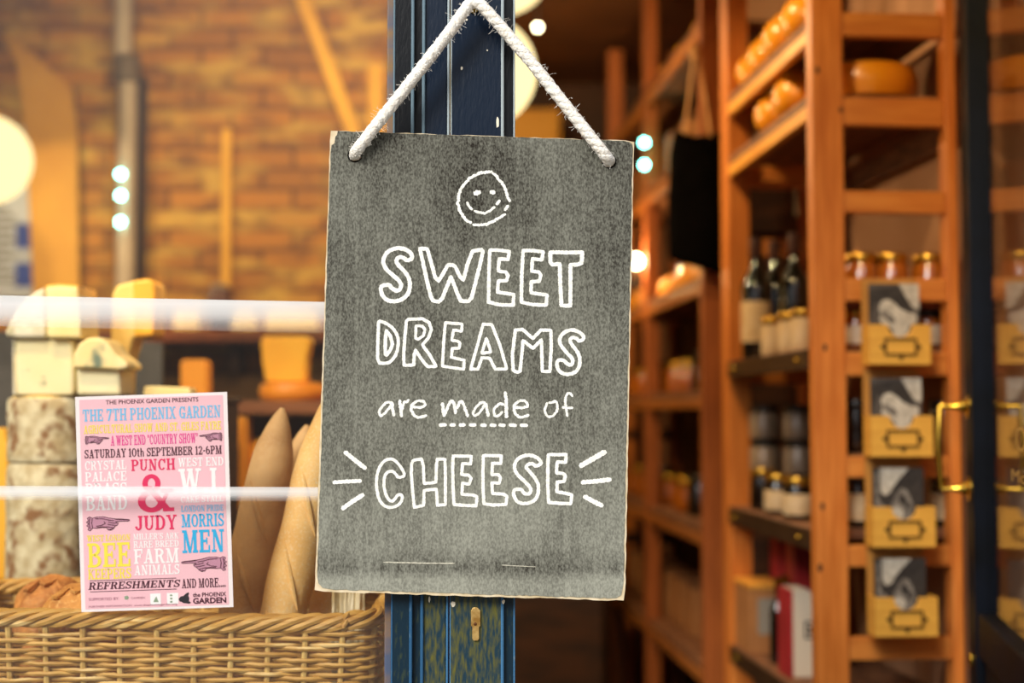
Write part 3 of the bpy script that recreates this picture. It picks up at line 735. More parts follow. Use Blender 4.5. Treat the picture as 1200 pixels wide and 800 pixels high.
dist = 0; hel = [[], [], []]
for i, p in enumerate(cl):
    a = cl[max(0, i - 1)]; b_ = cl[min(len(cl) - 1, i + 1)]; t = (b_ - a).normalized()
    s = t.cross(Vector((0, 1, 0))).normalized(); u = Vector((0, 1, 0))
    if i: dist += (p - cl[i - 1]).length
    for k in range(3):
        an = dist / 0.036 * 2 * math.pi + k * 2.094
        hel[k].append(p + (s * math.cos(an) + u * math.sin(an)) * 0.0018)
for k in range(3): g.tube(hel[k], [0.0064 * (1 + rr.uniform(-0.05, 0.05)) for _ in cl], 9)
rope = sg('hanging_rope', g, M_rope, smooth=True)
g = G()
for _ in range(520):
    i = rr.randrange(4, len(cl) - 4); p = cl[i]
    d = Vector((rr.uniform(-1, 1), rr.uniform(-1, 0.3), rr.uniform(-1, 1))).normalized()
    ln = rr.choice((0.003, 0.003, 0.004, 0.004, 0.005, 0.009))
    q = p + d * 0.0082
    g.tube([q, q + d * ln * 0.5 + Vector((rr.uniform(-1, 1), 0, rr.uniform(-1, 1))) * 0.001, q + d * ln + Vector((rr.uniform(-1, 1), 0, rr.uniform(-1.5, 0.5))) * 0.002], 0.0002, 3)
o = obj('rope_fuzz', g, M_rope, rope)

# ------------------------------------------------------------------ the poster inside the window
YP = 1.962
poster = thing('event_poster', 'pink event poster in a white laminate border, propped against the wicker basket', 'poster', P(184, 714, YP + 0.003))
pc = [(88, 465), (266, 459), (273.5, 711), (95.5, 717)]
def ppx(u, v):
    a = (pc[0][0] + (pc[1][0] - pc[0][0]) * u, pc[0][1] + (pc[1][1] - pc[0][1]) * u); d = (pc[3][0] + (pc[2][0] - pc[3][0]) * u, pc[3][1] + (pc[2][1] - pc[3][1]) * u)
    return a[0] + (d[0] - a[0]) * v, a[1] + (d[1] - a[1]) * v
def pt(dy):
    def f(u, v): x, y = ppx(u, v); return P(x, y, YP + dy)
    return f
def pg(name, g, m, **k):
    o = obj(name, g, m, None, **k); o.parent = poster; o.matrix_parent_inverse = Matrix.Translation(-poster.location); return o
t0 = pt(0.0)
pg('laminate_sheet', G().plate([t0(0, 0), t0(1, 0), t0(1, 1), t0(0, 1)], (), Vector((0, 0.0012, 0))), mat('laminate_white', '#fdf3f3', rough=0.25, spec=0.5))
t1 = pt(-0.0003)
pg('pink_print', G().plate([t1(.026, .014), t1(.972, .014), t1(.972, .988), t1(.026, .988)], (), Vector((0, 0.0003, 0))), mat('poster_pink', '#fbc6d0', rough=0.35, spec=0.5))
t2 = pt(-0.0006)
M_plum = mat('plum_ink', '#4a0f2a', rough=0.5); M_cy = mat('pale_blue_ink', '#7ac3ee', rough=0.5); M_cy2 = mat('blue_ink', '#24b4ea', rough=0.5)
M_ye = mat('yellow_ink', '#ffe94a', rough=0.5); M_mg = mat('magenta_ink', '#ee3f98', rough=0.5); M_rd = mat('crimson_ink', '#e8205f', rough=0.5); M_wh = mat('white_ink', '#fffafa', rough=0.5); M_gy = mat('faint_plum_ink', '#9b5870', rough=0.5)
def sl(name, m, rows, **k):
    for t, bx in rows:
        g = G(); slab(g, t, bx, t2, **k); pg(name, g, m)
g = G(); sans(g, 'THE PHOENIX GARDEN PRESENTS', (.20, .81, .020, .040), t2, 0.01); pg('plum_lettering', g, M_plum)
for tx, bx, sl_ in (('SATURDAY 10th SEPTEMBER 12-6PM', (.05, .955, .247, .287), 0), ('AND MORE....', (.665, .955, .862, .905), 0), ('REFRESHMENTS', (.05, .65, .864, .898), 0.18)):
    g = G(); slab(g, tx, bx, t2, slant=sl_); pg('plum_lettering', g, M_plum)
for v in (.855, .906): pg('plum_rule', G().plate([t2(.06, v), t2(.63, v), t2(.63, v + .003), t2(.06, v + .003)], (), None), M_plum)
g = G(); sans(g, 'the PHOENIX', (.735, .955, .928, .948), t2, 0.025); pg('plum_lettering', g, M_plum)
g = G(); sans(g, 'GARDEN', (.735, .955, .952, .980), t2, 0.04); pg('plum_lettering', g, M_plum)
g = G(); sans(g, 'SUPPORTED BY:', (.05, .25, .936, .949), t2); sans(g, 'FURTHER INFORMATION  www.thephoenixgarden.org', (.05, .63, .972, .984), t2); sans(g, 'CAMDEN', (.33, .42, .938, .947), t2)
pg('small_print', g, M_gy)
sl('pale_blue_lettering', M_cy, [('THE 7TH PHOENIX GARDEN', (.045, .955, .060, .116)), ('LONDON PRIDE', (.675, .955, .522, .551))])
sl('blue_lettering', M_cy2, [('MORRIS', (.675, .955, .562, .622)), ('MEN', (.675, .955, .636, .742))])
sl('yellow_lettering', M_ye, [('AGRICULTURAL SHOW AND ST. GILES FAYRE', (.05, .955, .134, .173)), ('WEST LONDON', (.05, .335, .645, .674)), ('BEE', (.05, .335, .682, .795)), ('KEEPERS', (.05, .335, .802, .850))])
sl('magenta_lettering', M_mg, [('A WEST END "COUNTRY SHOW"', (.225, .80, .186, .232))])
sl('crimson_lettering', M_rd, [('PUNCH', (.355, .645, .300, .353)), ('&', (.39, .63, .370, .545)), ('JUDY', (.365, .645, .562, .630))])
sl('white_lettering', M_wh, [('CRYSTAL', (.05, .325, .300, .343)), ('PALACE', (.05, .325, .351, .396)), ('BRASS', (.05, .325, .404, .455)), ('BAND', (.05, .325, .463, .530)), ('WEST END', (.665, .965, .300, .341)), ('W.I.', (.665, .965, .350, .468)),
                             ('CAKE STALL', (.675, .955, .478, .508)), ("MILLER'S ARK", (.355, .655, .645, .673)), ('RARE BREED', (.355, .655, .679, .711)), ('FARM', (.355, .655, .716, .785)), ('ANIMALS', (.355, .655, .791, .838))])
hand = [(.13, .16), (.24, .10), (.40, .10), (.52, .18), (.66, .24), (.82, .27), (.97, .31), (1.0, .36), (.96, .41), (.80, .40), (.66, .42), (.73, .50), (.71, .62), (.66, .68), (.62, .82), (.56, .92), (.49, .90), (.46, .76), (.36, .74), (.24, .78), (.13, .76), (.08, .92), (.03, .86), (.05, .70), (.0, .62), (.05, .50), (.0, .40), (.05, .30), (.02, .16), (.08, .08)]
folds = [[(.20, .20), (.38, .22), (.50, .30), (.64, .36)], [(.50, .42), (.62, .50), (.70, .52)], [(.48, .56), (.60, .62), (.67, .64)], [(.45, .70), (.56, .76), (.62, .80)], [(.14, .18), (.12, .45), (.14, .75)], [(.08, .15), (.06, .45), (.08, .82)], [(.22, .66), (.34, .62), (.44, .50), (.40, .38)], [(.66, .27), (.82, .30), (.97, .33)], [(.50, .88), (.58, .88), (.63, .78)], [(.24, .72), (.36, .70), (.46, .73)]]
hb = [((.05, .335, .553, .630), 1), ((.665, .965, .757, .836), -1), ((.055, .215, .180, .226), 1), ((.81, .96, .184, .230), -1)]
g1, g2 = G(), G(); t3 = pt(-0.0008)
for (u0, u1, v0, v1), d in hb:
    def hp(x, y): return (u0 + x * (u1 - u0) if d > 0 else u1 - x * (u1 - u0), v0 + y * (v1 - v0))
    g1.plate([t2(*hp(x, y)) for x, y in hand], (), None)
    for fl in folds: ribbon(g2, [ppx(*hp(x, y)) for x, y in fl], 0.9 if u1 - u0 > .2 else 0.6, lambda x, y: P(x, y, YP - 0.0008), False, 0.3, 0.8, Vector((0, 0.0001, 0)))
    ribbon(g2, [ppx(*hp(x, y)) for x, y in hand], 0.7 if u1 - u0 > .2 else 0.6, lambda x, y: P(x, y, YP - 0.0008), True, 0.3, 0.8, Vector((0, 0.0001, 0)))
pg('pointing_hand_fill', g1, mat('hand_mauve', '#c78da4', rough=0.5)); pg('pointing_hand_lines', g2, M_plum)
g = G()
bird = [(.64, .955), (.655, .943), (.675, .940), (.69, .930), (.705, .925), (.712, .929), (.705, .94), (.712, .952), (.708, .965), (.722, .972), (.712, .978), (.69, .976), (.672, .974), (.66, .968), (.648, .966)]
g.plate([t2(u, v) for u, v in bird], (), None); pg('bird_emblem', g, mat('black_ink', '#1c1420', rough=0.5))
g = G()
for u0, u1 in ((.455, .525), (.565, .64)): g.plate([t2(u0, .925), t2(u1, .925), t2(u1, .976), t2(u0, .976)], (), None)
pg('sponsor_panel', g, M_wh)
g = G(); g.plate([t3(.48, .955), t3(.495, .938), t3(.505, .958), t3(.51, .965), t3(.475, .965)], (), None)
for k in range(3): g.plate([t3(.585, .932 + .015 * k), t3(.60, .932 + .015 * k), t3(.60, .940 + .015 * k), t3(.585, .940 + .015 * k)], (), None)
g.plate([t2(.285, .934), t2(.305, .930), t2(.315, .940), t2(.305, .950), t2(.287, .947)], (), None)
pg('sponsor_mark', g, mat('grey_green_ink', '#93a58a', rough=0.5))

# ------------------------------------------------------------------ wicker basket
M_wick = mat('wicker', '#d3a553', '#a9792f', scale=38, stretch=(0.5, 0.5, 4), rough=0.55, contrast=(0.3, 0.7), c3='#e6c581', scale3=22, th3=(0.58, 0.70), spec=0.35)
M_wick2 = mat('wicker_stake', '#d9b76c', '#b48a45', scale=60, rough=0.5)
M_wickd = mat('wicker_inside', '#6b4a20', rough=0.9)
BX0, BX1, BY0, BY1, BZ0, BZ1 = -0.86, -0.190, 1.985, 2.36, 0.862, 1.052
def rrect(x0, x1, y0, y1, r, step):
    pts = []
    for cx, cy, a0 in ((x1 - r, y0 + r, -90), (x1 - r, y1 - r, 0), (x0 + r, y1 - r, 90), (x0 + r, y0 + r, 180)):
        for k in range(9): an = R(a0 + 90 * k / 8); pts.append(Vector((cx + r * math.cos(an), cy + r * math.sin(an), 0)))
    return resample(pts, step, True)
base = rrect(BX0, BX1, BY0, BY1, 0.035, 0.0086)
bc = Vector(((BX0 + BX1) / 2, (BY0 + BY1) / 2, 0))
# arc length, starting so that the uprights fall where the front shows them
acc = [0.0]
for a, b_ in zip(base, base[1:]): acc.append(acc[-1] + (b_ - a).length)
total = acc[-1] + (base[0] - base[-1]).length
nst = int(round(total / 0.0512)); sp_ = total / nst
fi = min(range(len(base)), key=lambda i: (base[i] - Vector((xx(230, BY0), BY0, 0))).length); s_ref = acc[fi]
def normal_at(i):
    t = (base[(i + 1) % len(base)] - base[i - 1]).normalized(); return Vector((t.y, -t.x, 0))
def flare(p, z): k = 1 - 0.035 * (BZ1 - z) / (BZ1 - BZ0); return Vector((bc.x + (p.x - bc.x) * k, bc.y + (p.y - bc.y) * k if p.y > bc.y else p.y + 0.012 * (BZ1 - z) / 0.19, z))
basket = thing('wicker_basket', 'long wicker bread basket on the window sill below the pink poster', 'basket', (bc.x, bc.y, 0.851))
def bk(name, g, m, **k):
    o = obj(name, g, m, None, **k); o.parent = basket; o.matrix_parent_inverse = Matrix.Translation(-basket.location); return o
rr = random.Random(11)
g = G()
row = 0; z = BZ0 + 0.004
while z < BZ1 - 0.006:
    ph = row % 2; pts = []
    wob = rr.uniform(0, 6)
    for i, p in enumerate(base):
        s = (acc[i] - s_ref) / sp_
        off = 0.0048 * math.cos(math.pi * (s + ph))
        zz_ = z + 0.0013 * math.sin(s * 1.3 + wob) + rr.uniform(-0.0005, 0.0005)
        pts.append(flare(p, zz_) + normal_at(i) * off)
    g.tube(pts, [0.0033 * (1 + rr.uniform(-0.12, 0.12)) for _ in pts], 6, closed=True)
    z += 0.0069; row += 1
bk('woven_wall', g, M_wick, smooth=True)
g = G()
for k in range(nst):
    s = (s_ref + k * sp_) % total
    i = min(range(len(acc)), key=lambda q: abs(acc[q] - s)); p = base[i]
    j = normal_at(i)
    g.tube([flare(p, BZ0 - 0.004) + j * 0.0005, flare(p, (BZ0 + BZ1) / 2) + j * 0.0005, flare(p, BZ1 + 0.004) + j * 0.0005], 0.0046, 8)
bk('stakes', g, M_wick2, smooth=True)
g = G()
for k in range(5):
    pts = []
    for i, p in enumerate(base):
        an = acc[i] / (total / 14) * 2 * math.pi + k * 2 * math.pi / 5
        dz = 0.004 * math.sin(acc[i] * 9)
        pts.append(flare(p, BZ1) + Vector((0, 0, 0.012 + 0.009 * math.sin(an) + dz)) + normal_at(i) * (0.0075 * math.cos(an)))
    g.tube(pts, [0.0052 * (1 + rr.uniform(-0.1, 0.1)) for _ in pts], 7, closed=True)
bk('braided_rim', g, M_wick, smooth=True)
inner = rrect(BX0 + 0.014, BX1 - 0.014, BY0 + 0.014, BY1 - 0.014, 0.03, 0.02)
bk('basket_base', G().plate([Vector((p.x, p.y, BZ0 - 0.003)) for p in inner], (), Vector((0, 0, 0.008))), M_wickd)

# ------------------------------------------------------------------ bread in the basket
M_bag = mat('floury_baguette_crust', '#d6ad72', '#ae814a', scale=14, rough=0.75, contrast=(0.35, 0.7), c3='#cdb083', scale3=420, th3=(0.45, 0.95), bump=0.2, bscale=200)
M_bag2 = mat('pale_baguette_crust', '#f8d086', '#e2aa58', scale=12, rough=0.7, contrast=(0.3, 0.7), c3='#eedcb4', scale3=300, th3=(0.5, 0.95), bump=0.2, bscale=200)
M_loaf = mat('brown_crust', '#cf8a40', '#a3632a', scale=26, rough=0.7, contrast=(0.35, 0.65), c3='#c98f4d', scale3=140, th3=(0.5, 0.72), bump=0.5, bscale=140)
M_loaf2 = mat('golden_crust', '#d79a48', '#b06f2c', scale=26, rough=0.7, contrast=(0.35, 0.65), c3='#e0ad63', scale3=140, th3=(0.5, 0.72), bump=0.5, bscale=140)
def baguette(base_px, tip_px, Yb, Yt, wpx, m, label, bend=0.0, tipw=0.1, seed=0, flat=0.72):
    a, b_ = P(*base_px, Yb), P(*tip_px, Yt)
    # the lower end stands on the basket's base
    d = (b_ - a); a = a + d * ((BZ0 + 0.012 - a.z) / d.z)
    L = (b_ - a).length; r = wpx * 0.5 * Yt / F
    t = (b_ - a).normalized(); side = t.cross(Vector((0, 1, 0))).normalized()
    N = 40; pts = []; rad = []
    for i in range(N + 1):
        u = i / N
        pts.append(a.lerp(b_, u) + side * bend * math.sin(math.pi * u))
        v = 1 - u
        k = (1 - (1 - v / 0.30) ** 2.0) ** 0.62 if v < 0.30 else 1.0
        k2 = min(1.0, 0.35 + (u / 0.10)) if u < 0.10 else 1.0
        rad.append(max(0.0035, r * k * k2 * (1 + 0.03 * math.sin(u * 23 + seed))))
    root = thing('baguette', label, 'baguette', a, group=None)
    g = G(); g.tube(pts, rad, 22, flat=1.0)
    for v in g.bm.verts:
        v.co += Vector((0, 0, 0)) + (v.co - a.lerp(b_, max(0, min(1, (v.co - a).dot(t) / L)))) * 0.06 * mnoise.noise(v.co * 28 + Vector((seed, 0, 0)))
    o = obj('crust', g, m, None, smooth=True); o.parent = root; o.matrix_parent_inverse = Matrix.Translation(-root.location)
    # baker's slashes
    g = G()
    for k in range(3):
        u = 0.28 + 0.2 * k; c = a.lerp(b_, u) + side * bend * math.sin(math.pi * u)
        q = [c + side * (r * s_) * 0.65 + t * (s_ * L * 0.09) + Vector((0, -r * math.sqrt(max(0.05, 1 - 0.42 * s_ * s_)) * 1.0, 0)) for s_ in (-1, -0.6, -0.2, 0.2, 0.6, 1)]
        g.tube(q, [0.001, 0.0035, 0.0045, 0.0045, 0.0035, 0.001], 8)
    o = obj('slash', g, m, None, smooth=True); o.parent = root; o.matrix_parent_inverse = Matrix.Translation(-root.location)
    return root
baguette((280, 735), (331, 478), 2.125, 2.165, 54, M_bag, 'floury grey-brown baguette with a pointed tip, standing nearest the pink poster', seed=1)
baguette((322, 735), (360, 498), 2.215, 2.25, 52, M_bag, 'brown baguette half hidden between its two neighbours in the basket', seed=2)
baguette((328, 735), (396, 450), 2.062, 2.085, 54, M_bag2, 'pale golden baguette leaning up behind the edge of the chalkboard', seed=3)
baguette((388, 735), (418, 510), 2.145, 2.165, 56, M_bag2, 'wide pale loaf mostly hidden behind the chalkboard, rightmost in the basket', seed=4)
def loaf(cx, cy, Y, rpx, hpx, m, label, seed, rot=0):
    c = P(cx, cy, Y); r = rpx * Y / F; h = hpx * Y / F
    root = thing('round_loaf', label, 'bread loaf', (c.x, c.y, BZ0 + 0.008))
    g = G().ball((0, 0, c.z - BZ0 - 0.008), 1.0, 40, squash=(r, min(r, 0.08), h), lump=0.10, lscale=9, seed=seed)
    o = obj('crust', g, m, root, smooth=True)
    g = G()
    for k in (-1, 0, 1):
        q = [Vector((k * r * 0.42 + s_ * r * 0.22, -0.08 * 0.5 * math.cos(s_), c.z - BZ0 - 0.008 + h * math.sqrt(max(0.02, 1 - (k * .42 + s_ * .22) ** 2 - 0.25 * (1 - s_ * s_) )) * 0.99)) for s_ in (-1, -0.5, 0, 0.5, 1)]
        g.tube(q, [0.001, 0.003, 0.004, 0.003, 0.001], 8)
    obj('score', g, m, root, smooth=True)
    g = G().box(-r * 0.6, r * 0.6, -0.05, 0.05, 0, max(0.01, c.z - BZ0 - 0.008 - h * 0.6)); obj('loaf_bottom', g, m, root, bevel=0.01)
    return root
loaf(62, 722, 2.18, 45, 47, M_loaf, 'dark brown round loaf at the back of the basket', 1)
loaf(98, 730, 2.075, 50, 46, M_loaf2, 'golden loaf tucked behind the lower corner of the pink poster', 5)
# crumpled wrapping paper in the right end of the basket
g = G(); N = 14
for_v = []
pa, pb = P(388, 708, 2.04), P(426, 690, 2.04)
for i in range(N + 1):
    rowv = []
    for j in range(8):
        x = pa.x + (pb.x - pa.x) * i / N; zb = BZ0 + 0.05
        zt = zz(691, 2.03) + 0.006 * mnoise.noise(Vector((i * 0.9, j * 0.8, 0)))
        zq = zb + (zt - zb) * j / 7
        y = 2.052 + 0.008 * mnoise.noise(Vector((i * 0.55, j * 0.5, 3))) + 0.004 * math.sin(j * 1.1)
        rowv.append(g.bm.verts.new((x, y, zq)))
    for_v.append(rowv)
for i in range(N):
    for j in range(7): g.bm.faces.new((for_v[i][j], for_v[i + 1][j], for_v[i + 1][j + 1], for_v[i][j + 1]))
o = obj('wrapping_paper', g, mat('greaseproof_paper', '#d9cba6', '#b29a6a', scale=30, rough=0.5))
md = o.modifiers.new('s', 'SOLIDIFY'); md.thickness = 0.001
tag(o, 'crumpled pale wrapping paper in the right end of the basket', 'paper')

# ------------------------------------------------------------------ window display behind the basket
CT = zz(690, 2.60)
M_counter = mat('counter_wood', '#3a2516', '#241509', scale=6, stretch=(1, 4, 4), rough=0.5)
cn = thing('display_counter', 'dark wooden display counter behind the bread basket', 'counter', (-0.95, 2.8, 0))
obj('counter_body', G().box(-0.70, 0.66, -0.30, 0.33, 0, CT - 0.03), M_counter, cn)
obj('counter_top', G().box(-0.72, 0.70, -0.33, 0.36, CT - 0.03, CT), M_darkwood, cn, bevel=0.004)
for ch in cn.children: pass
PT = zz(465, 2.50) + 0.0025
pl = thing('display_plinth', 'low dark wooden plinth behind the pink poster, carrying the cut blue cheeses', 'plinth', (xx(195, 2.68), 2.68, CT + 0.0006))
obj('plinth_body', G().box(-0.099, 0.11, -0.16, 0.14, 0, PT - CT - 0.012), M_darkwood, pl)
obj('plinth_top', G().box(-0.101, 0.116, -0.165, 0.145, PT - CT - 0.012, PT - CT), M_darkwood, pl, bevel=0.003)
M_rind = mat('mottled_rind', '#bba67a', '#e2d6ae', scale=42, rough=0.85, contrast=(0.38, 0.62), c3='#8f653c', scale3=30, th3=(0.54, 0.66), bump=0.7, bscale=60)
M_stilt = mat('blue_cheese_paste', '#f4e2a6', '#f8ecbc', scale=8, rough=0.6, c3='#7f8768', scale3=46, th3=(0.66, 0.76), sss=0.05)
M_cream = mat('cream_cheese_paste', '#fbeaac', '#f6de90', scale=10, rough=0.55, sss=0.05)
M_whiter = mat('white_rind', '#efe6c8', '#d9cda6', scale=40, rough=0.8, bump=0.4, c3='#b8b088', scale3=30, th3=(0.6, 0.72))
M_yel = mat('yellow_cheese', '#fcc233', '#f6b024', scale=6, rough=0.45, sss=0.05)
M_yel2 = mat('pale_yellow_cheese', '#fbdc80', '#f6cc62', scale=6, rough=0.5, sss=0.05)
M_or = mat('orange_cheese', '#f7a52a', '#ee9622', scale=6, rough=0.45, sss=0.05)
M_orw = mat('orange_wax', '#f2a01c', '#e58a10', scale=7, rough=0.32, coat=0.4)
YD = 2.60
def rel(o, root): o.parent = root; o.matrix_parent_inverse = Matrix.Translation(-Vector(root.location)); return o
# the tall drum: two wheels one on the other
zt = zz(465, 2.50); zm = zz(543, 2.50)
cx = xx(64, YD); rd = 51 * YD / F
def drum(z0, z1, label, seed):
    H = z1 - z0; prof = []
    t = thing('cheese_drum', label, 'cheese', (cx, YD, z0))
    g = G(); n = 48
    pr = [(0.90, 0), (0.985, 0.02), (1.0, 0.08), (0.99, 0.4), (1.005, 0.7), (1.0, 0.93), (0.97, 0.985), (0.90, 1.0)]
    g.lathe([(rd * a, H * b_) for a, b_ in pr], n)
    bmesh.ops.subdivide_edges(g.bm, edges=g.bm.edges[:], cuts=1)
    for v in g.bm.verts:
        k = 1 + 0.025 * mnoise.noise(v.co * 30 + Vector((seed, 0, 0))); v.co.x *= k; v.co.y *= k
    obj('rind', g, M_rind, t, smooth=True)
    return t
drum(CT + 0.0008, zm - 0.0005, 'tall cheese drum with mottled grey rind, lower of the two stacked beside the poster', 3)
t = drum(zm, zt, 'mottled cheese drum under the cut blue cheeses, upper of the two stacked', 9)
obj('cut_top', G().lathe([(rd * 0.9, zt - zm + 0.0), (rd * 0.88, zt - zm + 0.002)], 40), M_yel2, t)
# half of a blue cheese, standing cut side forward
def slabblock(name, label, poly, Y, depth, m, parts=(), bev=0.006):
    p3 = [P(x, y, Y) for x, y in poly]
    root = thing(name, label, 'cheese', (sum(p.x for p in p3) / len(p3), Y + depth / 2, min(p.z for p in p3)))
    g = G().plate(p3, (), Vector((0, depth, 0)))
    rel(obj(parts[0] if parts else 'paste', g, m, None, bevel=bev, seg=3), root)
    return root
Z1 = PT + 0.0008
def py_at(z, Y): # pixel row of a height
    lo, hi = 0.0, 800.0
    for _ in range(40):
        mid = (lo + hi) / 2
        if P(600, mid, Y).z > z: lo = mid
        else: hi = mid
    return (lo + hi) / 2
yb_ = py_at(Z1, 2.53)
t = slabblock('blue_cheese_half', 'half round of blue-veined cream cheese standing on the mottled drum', [(19, yb_), (86, yb_), (87, 430), (85, 398), (18, 396), (17, 430)], 2.53, 0.11, M_stilt)
g = G().plate([P(x, y, 2.531) for x, y in ((14.5, yb_), (19, yb_), (17.5, 430), (18, 396), (14, 396))], (), Vector((0, 0.11, 0)))
rel(obj('rind', g, M_whiter, None, bevel=0.004), t)
yw = 398
t = thing('white_rind_wedge', 'quarter wheel of white-rinded cheese balanced on top of the blue cheese half', 'cheese', P(50, yw, 2.58))
g = G().plate([P(x, y, 2.515) for x, y in ((5, 394), (6, 387), (12, 374), (20, 360), (31, 348), (43, 340), (52, 336), (54, 396), (20, 396))], (), Vector((0, 0.11, 0)))
rel(obj('rind', g, M_whiter, None, bevel=0.008, seg=3), t)
g = G().plate([P(x, y, 2.512) for x, y in ((53, 336), (70, 334.5), (91, 336), (92.5, 350), (95, 375), (95, 396), (55, 396))], (), Vector((0, 0.11, 0)))
rel(obj('cut_face', g, M_cream, None, bevel=0.005, seg=3), t)
g = G().plate([P(x, y, 2.515) for x, y in ((53, 334), (70, 332.5), (91, 334), (93, 345), (91.5, 345), (90, 337), (70, 336), (54, 337.5))], (), Vector((0, 0.112, 0)))
rel(obj('wax_edge', g, M_yel, None, bevel=0.001), t)
# domed blue cheese with a lip on a paler block, on the plinth
y2 = py_at(PT + 0.0008, 2.53)
t = slabblock('cheese_block', 'square pale yellow cheese block under the domed blue cheese', [(90, y2), (142, y2), (140, 431), (89, 432)], 2.53, 0.09, M_stilt)
g = G().plate([P(x, y, 2.515) for x, y in ((86, 431), (86, 415), (92, 403), (102, 396), (118, 395), (127, 402), (136, 415), (149, 425), (150, 431), (140, 433), (110, 431.5))], (), Vector((0, 0.10, 0)))
root = thing('domed_blue_cheese', 'domed piece of blue cheese with green-grey veins behind the poster top edge', 'cheese', P(115, 432, 2.565))
rel(obj('paste', g, mat('veined_paste', '#f3dc94', '#f9e8b0', scale=14, rough=0.6, c3='#6f7f68', scale3=20, th3=(0.55, 0.68)), None, bevel=0.009, seg=3), root)
# tall yellow wedge, broad above and narrow below
y3 = py_at(PT + 0.0008, 2.66)
t = slabblock('yellow_wedge', 'tall yellow cheese wedge standing narrow end down behind the domed cheese', [(131, y3), (146, y3), (147, 428), (156, 396), (179, 393), (181, 350), (180, 331), (174, 327), (158, 328.5), (136, 334), (131, 345), (129, 396), (132, 430)], 2.66, 0.08, M_yel2)
g = G().plate([P(x, y, 2.657) for x, y in ((155, 328.5), (174, 326), (181, 331), (182, 350), (180, 393), (157, 395), (156, 370))], (), Vector((0, 0.085, 0)))
rel(obj('rind', g, M_yel, None, bevel=0.006, seg=3), t)
# slivers on the plinth
for (x0, x1, yt_, Y, m, lb) in ((168, 225, 452, 2.57, M_cream, 'thin flat slice of pale cheese lying on the plinth behind the poster'),):
    b0 = py_at(PT + 0.0008, Y); slabblock('cheese_slice', lb, [(x0, b0), (x1, b0), (x1 - 3, yt_ + 2), (x0 + 8, yt_), (x0 + 1, yt_ + 1)], Y, 0.05, m, bev=0.002)
# dark slate leaning at the back of the counter
g = G().plate([P(x, y, 3.05) for x, y in ((-60, 702), (190, 702), (190, 402), (150, 398), (-60, 384))], (), Vector((0, 0.012, 0)))
for v in g.bm.verts: v.co.z = max(v.co.z, CT + 0.0012)
o = obj('slate_board', g, mat('grey_slate', '#4d4a44', '#3a3833', scale=14, rough=0.7), bevel=0.002)
tag(o, 'dark grey slate board standing behind the stacked cheese drums', 'board')
y4 = py_at(CT + 0.0008, 2.72)
slabblock('yellow_cheese_end', 'yellow cheese end cut by the left edge of the picture, beside the lower drum', [(-40, y4), (9, y4), (10, 520), (6, 503), (-40, 500)], 2.72, 0.1, M_yel)

# the second tier at the back, out of focus
BT = zz(470, 3.32)
bsf = thing('back_shelf', 'brown wooden shelf unit at the back of the window display', 'shelf', (xx(296, 3.5), 3.62, 0))
M_bs = mat('back_shelf_wood', '#8a5222', '#6b3d18', scale=6, stretch=(1, 4, 4), rough=0.6)
obj('shelf_board', G().box(-0.28, 0.30, -0.30, 0.14, BT - 0.03, BT), M_bs, bsf, bevel=0.003)
obj('shelf_board', G().box(-0.28, 0.30, -0.30, 0.14, 1.10, 1.125), M_bs, bsf, bevel=0.003)
for sx in (-0.28, 0.27): obj('side_panel', G().box(sx, sx + 0.03, -0.29, 0.14, 0, BT - 0.031), M_bs, bsf)
obj('back_panel', G().box(-0.25, 0.27, 0.12, 0.135, 0, BT - 0.031), mat('shelf_back', '#7a5428', rough=0.7), bsf)
def on(px0, px1, top, Y, basez, depth, m, label, name='cheese_block', bev=0.012):
    b0 = py_at(basez + 0.0008, Y); return slabblock(name, label, [(px0, b0), (px1, b0), (px1 - 1, top + 3), (px1 - 5, top), (px0 + 4, top), (px0, top + 3)], Y, depth, m, bev=bev)
on(211, 243, 421, 3.36, BT, 0.06, M_or, 'square orange cheese block on the back shelf right above the poster')
Yb = 3.40
b0 = py_at(BT, Yb)
c = P(338, b0, Yb)
t = thing('flat_orange_cheese', 'flat orange cheese wheel on the back shelf beside the chalkboard edge', 'cheese', (c.x, 3.47, BT + 0.0008))
obj('rind', G().lathe([(0.070, 0), (0.080, 0.010), (0.082, 0.025), (0.076, 0.042), (0.05, 0.045)], 36), M_or, t, smooth=True)
z1 = BT + 0.0470
slabblock('yellow_wedge', 'large bright yellow cheese wedge on the flat orange wheel', [(311, py_at(z1, 3.43)), (358, py_at(z1, 3.43)), (359, 420), (364, 398), (360, 394), (308, 394), (305, 400), (307, 425)], 3.43, 0.07, M_yel, bev=0.01)
LT = 1.125
def wheel(cxp, Y, r, z0, h, m, label, name='cheese_round'):
    z0 += 0.0008
    t = thing(name, label, 'cheese', (xx(cxp, Y), Y, z0))
    obj('rind', G().lathe([(r * 0.9, 0), (r * 0.98, h * 0.12), (r, h * 0.5), (r * 0.98, h * 0.88), (r * 0.9, h)], 36), m, t, smooth=True)
    return t
on(268, 291, 487, 3.33, LT, 0.06, M_or, 'tall narrow orange cheese block beside the right edge of the poster', bev=0.008)
Yw = 3.43
hs = (zz(560, 3.35) - LT) / 2
wheel(318, Yw, 0.066, LT, hs - .001, M_yel, 'golden cheese wheel on the lower back shelf, bottom of its stack of three')
wheel(318, Yw, 0.064, LT + hs, hs - .001, M_or, 'orange-gold cheese wheel in the middle of the stack of three')
wheel(316, Yw, 0.060, LT + 2 * hs, 0.09, M_yel, 'yellow cheese wheel on top of the stack of three on the lower back shelf')
